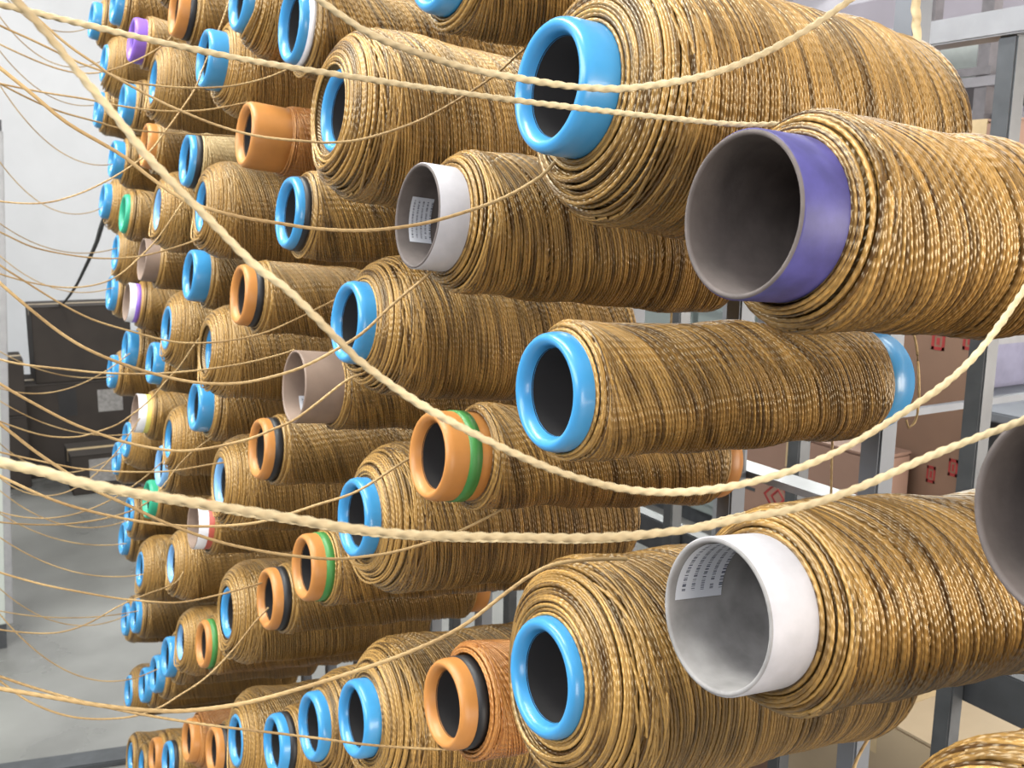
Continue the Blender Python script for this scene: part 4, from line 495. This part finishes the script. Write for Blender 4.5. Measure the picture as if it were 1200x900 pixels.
# ---------------------------------------------------------------- cartons and machinery behind the creel
M_ctn = mat('brown_carton', (.21, .125, .085), .75, noise=.08, scale=8)
M_ctn2 = mat('pinkish_carton', (.26, .16, .12), .75, noise=.08, scale=8)
M_ctn3 = mat('tan_carton', (.42, .33, .22), .75, noise=.08, scale=8)
M_dctn = mat('dark_carton', (.032, .025, .021), .85, noise=.2, scale=6)
M_print = mat('red_print', (.30, .03, .03), .6)
M_tape = mat('carton_tape', (.50, .38, .22), .3)
def carton(lo, hi, m, label, prints=(), group='cartons behind the creel', seam='x'):
    root = empty('carton', ((lo[0] + hi[0]) / 2, (lo[1] + hi[1]) / 2, lo[2]), label=label, category='carton', group=group)
    o = root.location; L = [lo[i] - o[i] for i in range(3)]; Hh = [hi[i] - o[i] for i in range(3)]
    g = .003
    box('body', L, (Hh[0], Hh[1], Hh[2] - .004), m, root, .004)
    ym = 0
    box('flap', (L[0], L[1], Hh[2] - .004), (Hh[0], -g, Hh[2]), m, root); box('flap', (L[0], g, Hh[2] - .004), (Hh[0], Hh[1], Hh[2]), m, root)
    box('tape', (L[0] - .0006, -.025, Hh[2] - .07), (Hh[0], .025, Hh[2] + .0006), M_tape, root)
    for (f, y0, y1, z0, z1, sh) in prints:
        x = L[0] - .0008
        if sh == 'square':
            for q in ((y0, y1, z0, z0 + (z1 - z0) * .18), (y0, y1, z1 - (z1 - z0) * .18, z1), (y0, y0 + (y1 - y0) * .2, z0, z1), (y1 - (y1 - y0) * .2, y1, z0, z1), (y0 + (y1 - y0) * .38, y0 + (y1 - y0) * .62, z0 + (z1 - z0) * .3, z0 + (z1 - z0) * .7)):
                box('print', (x, q[0], q[2]), (L[0] + .001, q[1], q[3]), f, root)
        elif sh == 'plain': box('print', (x, y0, z0), (L[0] + .001, y1, z1), f, root)
        elif sh == 'ydark': box('print', (y0, L[1] - .0008, z0), (y1, L[1] + .001, z1), f, root)
        elif sh == 'diamond':
            cy, cz, r = (y0 + y1) / 2, (z0 + z1) / 2, (y1 - y0) / 2
            for rad, wd in ((r, .16), (r * .5, .3)):
                V = []
                for q in range(4):
                    a = PI / 2 * q
                    for kx in (x, L[0] + .001):
                        for kr in (rad, rad * (1 - wd)): V.append((kx, cy + kr * math.cos(a), cz + kr * math.sin(a)))
                F = []
                for q in range(4):
                    A = q * 4; B = ((q + 1) % 4) * 4
                    F += [(A, A + 1, B + 1, B), (A + 2, B + 2, B + 3, A + 3), (A, B, B + 2, A + 2), (A + 1, A + 3, B + 3, B + 1)]
                put('print', mesh('print', V, F, f, smooth=False), root)
    return root
carton((1.56, 1.062, .72), (1.63, 1.30, 1.775), M_ctn, 'tall brown carton with small red square prints behind the right-hand rear post', [(M_print, -0.059, -0.032, 0.833, 0.865, 'square'), (M_print, -0.12, -0.095, 0.841, 0.873, 'square'), (M_print, -0.064, -0.046, 0.586, 0.618, 'square'), (M_print, -0.108, -0.09, 0.609, 0.641, 'square')])
carton((1.55, 1.02, 1.777), (1.63, 1.175, 1.955), M_ctn2, 'pinkish carton topmost behind the creel, beside the fattest top spool', [(M_print, -.07, .06, .0, .018, 'plain')])
carton((1.45, 1.16, .948), (1.545, 1.55, 1.36), M_ctn2, 'pinkish carton with red diamond logo seen between the two front posts', [(M_print, -.000, .080, .232, .312, 'diamond'), (M_dsteel, .105, .140, .268, .275, 'plain')])
carton((1.34, .86, .40), (1.545, 1.24, .945), M_ctn3, 'tan carton with lit top, low behind the grey-white tube spool', [(M_dsteel, .06, .16, .485, .49, 'plain')])
carton((1.46, .55, .52), (1.9, .84, .985), M_ctn, 'brown carton behind the dark rear rail at lower right', [])
# stand that carries the tall cartons
pal = empty('pallet', (1.775, 1.182, 0), label='wooden pallet stack under the brown cartons behind the creel', category='pallet')
M_wood = mat('pallet_wood', (.33, .23, .14), .8, noise=.25, scale=9)
for i in range(5): box('plank', (-.215, -.13 + .054 * i, .10), (.215, -.09 + .054 * i, .119), M_wood, pal)
for i in range(3): box('runner', (-.21 + .17 * i, -.13, 0), (-.13 + .17 * i, .126, .10), M_wood, pal)

carton((1.57, 1.065, .12), (1.64, 1.295, .718), M_ctn, 'brown carton on the pallet carrying the tall carton with red square prints')
# tall plain stacks that carry the small cartons
def stack_box(lo, hi, m, label): return carton(lo, hi, m, label)
stack_box((1.39, 1.26, .0), (1.545, 1.54, .946), M_ctn, 'narrow brown carton standing under the carton with the red diamond logo')
stack_box((1.34, .87, .0), (1.545, 1.23, .398), M_ctn, 'brown carton standing on the floor under the tan carton with the lit top')
stack_box((1.46, .56, .0), (1.9, .83, .518), M_ctn, 'brown carton on the floor at the lower right, under another brown carton')
# machine bed with a lavender bin
M_lav = mat('lavender_bin', (.22, .22, .32), .5)
mb = empty('machine_bed', (2.7, 1.3, 0), label='dark grey machine bed with light steel edge right of the tall carton', category='machine')
box('body', (-.45, -.75, 0), (.5, .62, 1.30), M_dsteel, mb, .01); box('table_top', (-.52, -.8, 1.30), (.55, .70, 1.325), M_steel, mb, .004)
box('guide_rail', (-.50, .26, 1.46), (.5, .285, 1.485), M_lsteel, mb); 
for x in (-.46, .44): box('rail_post', (x, .26, 1.325), (x + .02, .285, 1.46), M_dsteel, mb)
lb = empty('storage_bin', (2.70, 1.765, 1.3255), label='lavender grey bin standing on the machine bed at the right edge', category='bin')
box('shell', (-.45, -.15, 0), (.45, .17, .17), M_lav, lb, .012); box('rim', (-.465, -.165, .155), (.465, .185, .175), M_lav, lb, .004)
# steel rack and duct, upper right
M_rack = mat('rack_paint', (.16, .15, .16), .5, noise=.15)
M_rpan = mat('rack_panel', (.26, .25, .27), .55, noise=.08)
rk = empty('storage_rack', (3.6, 2.62, 0), label='grey steel rack with panels behind the creel at the upper right', category='rack')
for x in (-.2, .5):
    for y in (-1.0, -.25, .0, .8): box('upright', (x, y, 0), (x + .05, y + .05, 2.75), M_rack, rk)
for z in (1.3, 2.26): box('shelf', (-.21, -1.02, z), (.56, .86, z + .035), M_rpan, rk)
box('panel', (-.17, -.95, 1.36), (-.15, -.27, 2.16), M_rpan, rk); box('panel', (-.05, .07, 1.36), (-.03, .78, 2.16), M_rack, rk)
box('panel', (-.17, -.18, 1.36), (-.15, -.02, 2.16), M_rpan, rk); box('panel', (.2, -1.0, 2.52), (.24, .84, 2.75), M_clad, rk)
box('brace', (-.215, -.27, 2.30), (-.20, .07, 2.33), M_rack, rk)
dt = empty('air_duct', (4.45, 2.4, 2.62), label='pale green-white round duct running behind the steel rack, upper right', category='duct')
M_duct = mat('pale_duct', (.62, .68, .64), .45, noise=.05)
dm = lathe('pipe', [(-3.2, .0), (-3.2, .19), (3.6, .19), (3.6, .0)], M_duct, 28); o = put('pipe', dm, dt); o.rotation_euler = (0, 0, PI / 2)
for q in range(-2, 4):
    o = put('joint_ring', cached(('duct',), lambda: lathe('joint_ring', [(-.02, .188), (-.02, .2), (.02, .2), (.02, .188)], M_duct, 28)), dt, (0, q * .9, 0)); o.rotation_euler = (0, 0, PI / 2)
for q in (-2, 0, 2): box('hanger', (-.01, q * 1.1 - .01, .18), (.01, q * 1.1 + .01, 2.08), M_rack, dt)
for i in range(12):
    box('cladding_panel', (4.975, -4 + i * 1.12, .05), (5.0, -4 + i * 1.12 + 1.09, 4.55), M_clad, bpy.data.objects['wall_right'], .006)
# far machine between the posts
M_mach = mat('grey_green_enamel', (.28, .32, .31), .4, noise=.1, scale=3)
fm = empty('far_machine', (4.0, 5.0, 0), label='grey-green machine cabinet with dark gaps seen far between two front posts', category='machine')
for i in range(5):
    box('cabinet', (-.35, -1.3 + .55 * i, .10), (.6, -.80 + .55 * i, 1.32), M_mach, fm, .01)
    box('door', (-.37, -1.27 + .55 * i, .16), (-.35, -.83 + .55 * i, 1.26), M_mach, fm, .006); box('handle', (-.39, -.9 + .55 * i, .7), (-.37, -.87 + .55 * i, .85), M_lsteel, fm)
box('plinth', (-.3, -1.28, 0), (.55, 1.36, .10), M_dsteel, fm); box('hand_rail', (-.55, -1.3, 1.36), (-.52, 1.4, 1.39), M_lsteel, fm)
for y in (-1.25, 0, 1.3): box('rail_post', (-.545, y, 0), (-.525, y + .03, 1.36), M_lsteel, fm)
# left: dark cartons in front of the far wall
def dark(lo, hi, label, prints=()): carton(lo, hi, M_dctn, label, prints, 'dark cartons by the far wall')
dark((.50, 7.0, .62), (1.10, 7.45, 1.12), 'dark carton topmost of the pile by the far wall on the left')
dark((.42, 6.95, 0), (1.14, 7.45, .618), 'widest dark carton at the bottom of the pile by the far wall', [(M_greycard, .08, .235, .41, .56, 'ydark'), (M_black, -.16, -.05, .40, .58, 'ydark')])
dark((.16, 6.75, 0), (.415, 7.2, .46), 'small dark carton on the floor, left end of the far pile')
dark((.19, 6.78, .462), (.42, 7.15, .82), 'small dark carton upper of two at the left end of the far pile')
dark((.62, 6.42, 0), (1.02, 6.80, .25), 'low dark carton with grey label in front of the far pile', [(M_greycard, -.1, .06, .07, .22, 'ydark')])
dark((1.16, 6.9, 0), (1.75, 7.4, .7), 'dark carton right of the far pile, mostly hidden by the spools')
# pale guard post, left edge
M_pale_p = mat('pale_grey_green_paint', (.44, .48, .45), .5, noise=.06, scale=4)
gp = empty('guard_door', (-.035, 4.3, .009), label='pale grey-green upright steel door standing at the left edge of the picture', category='door')
box('panel', (-.62, -.03, .10), (.16, .03, 2.06), M_pale_p, gp, .004); box('cap_rail', (-.64, -.035, 2.06), (.18, .035, 2.10), M_dsteel, gp); box('stile', (.155, -.032, .10), (.185, .032, 2.06), M_lsteel, gp, .003)
box('foot', (-.60, -.03, 0), (.16, .03, .10), M_dsteel, gp)
# black cable from the far end of the creel
put('black_cable', strand_me('black_cable', [(.745, 2.72, 1.93), (.60, 2.82, 1.91), (.483, 2.971, 1.873), (.448, 3.201, 1.752), (.499, 3.80, 1.655), (.553, 4.565, 1.529), (.612, 5.554, 1.357), (.660, 6.6, 1.185), (.675, 7.03, 1.129), (.70, 7.2, 1.128)], .016, M_black, False, 91), label='black cable hanging from the far end of the creel down to the dark cartons', category='cable')
fb = box('floor_bar', (-.25, -.045, 0), (.30, .045, .02), M_dsteel, None, .004, label='flat dark steel bar lying on the grey floor at the bottom left', category='bar')
fb.location = (.20, 3.23, 0); fb.rotation_euler = (0, 0, -.22)
gp.rotation_euler = (0, .052, 0)
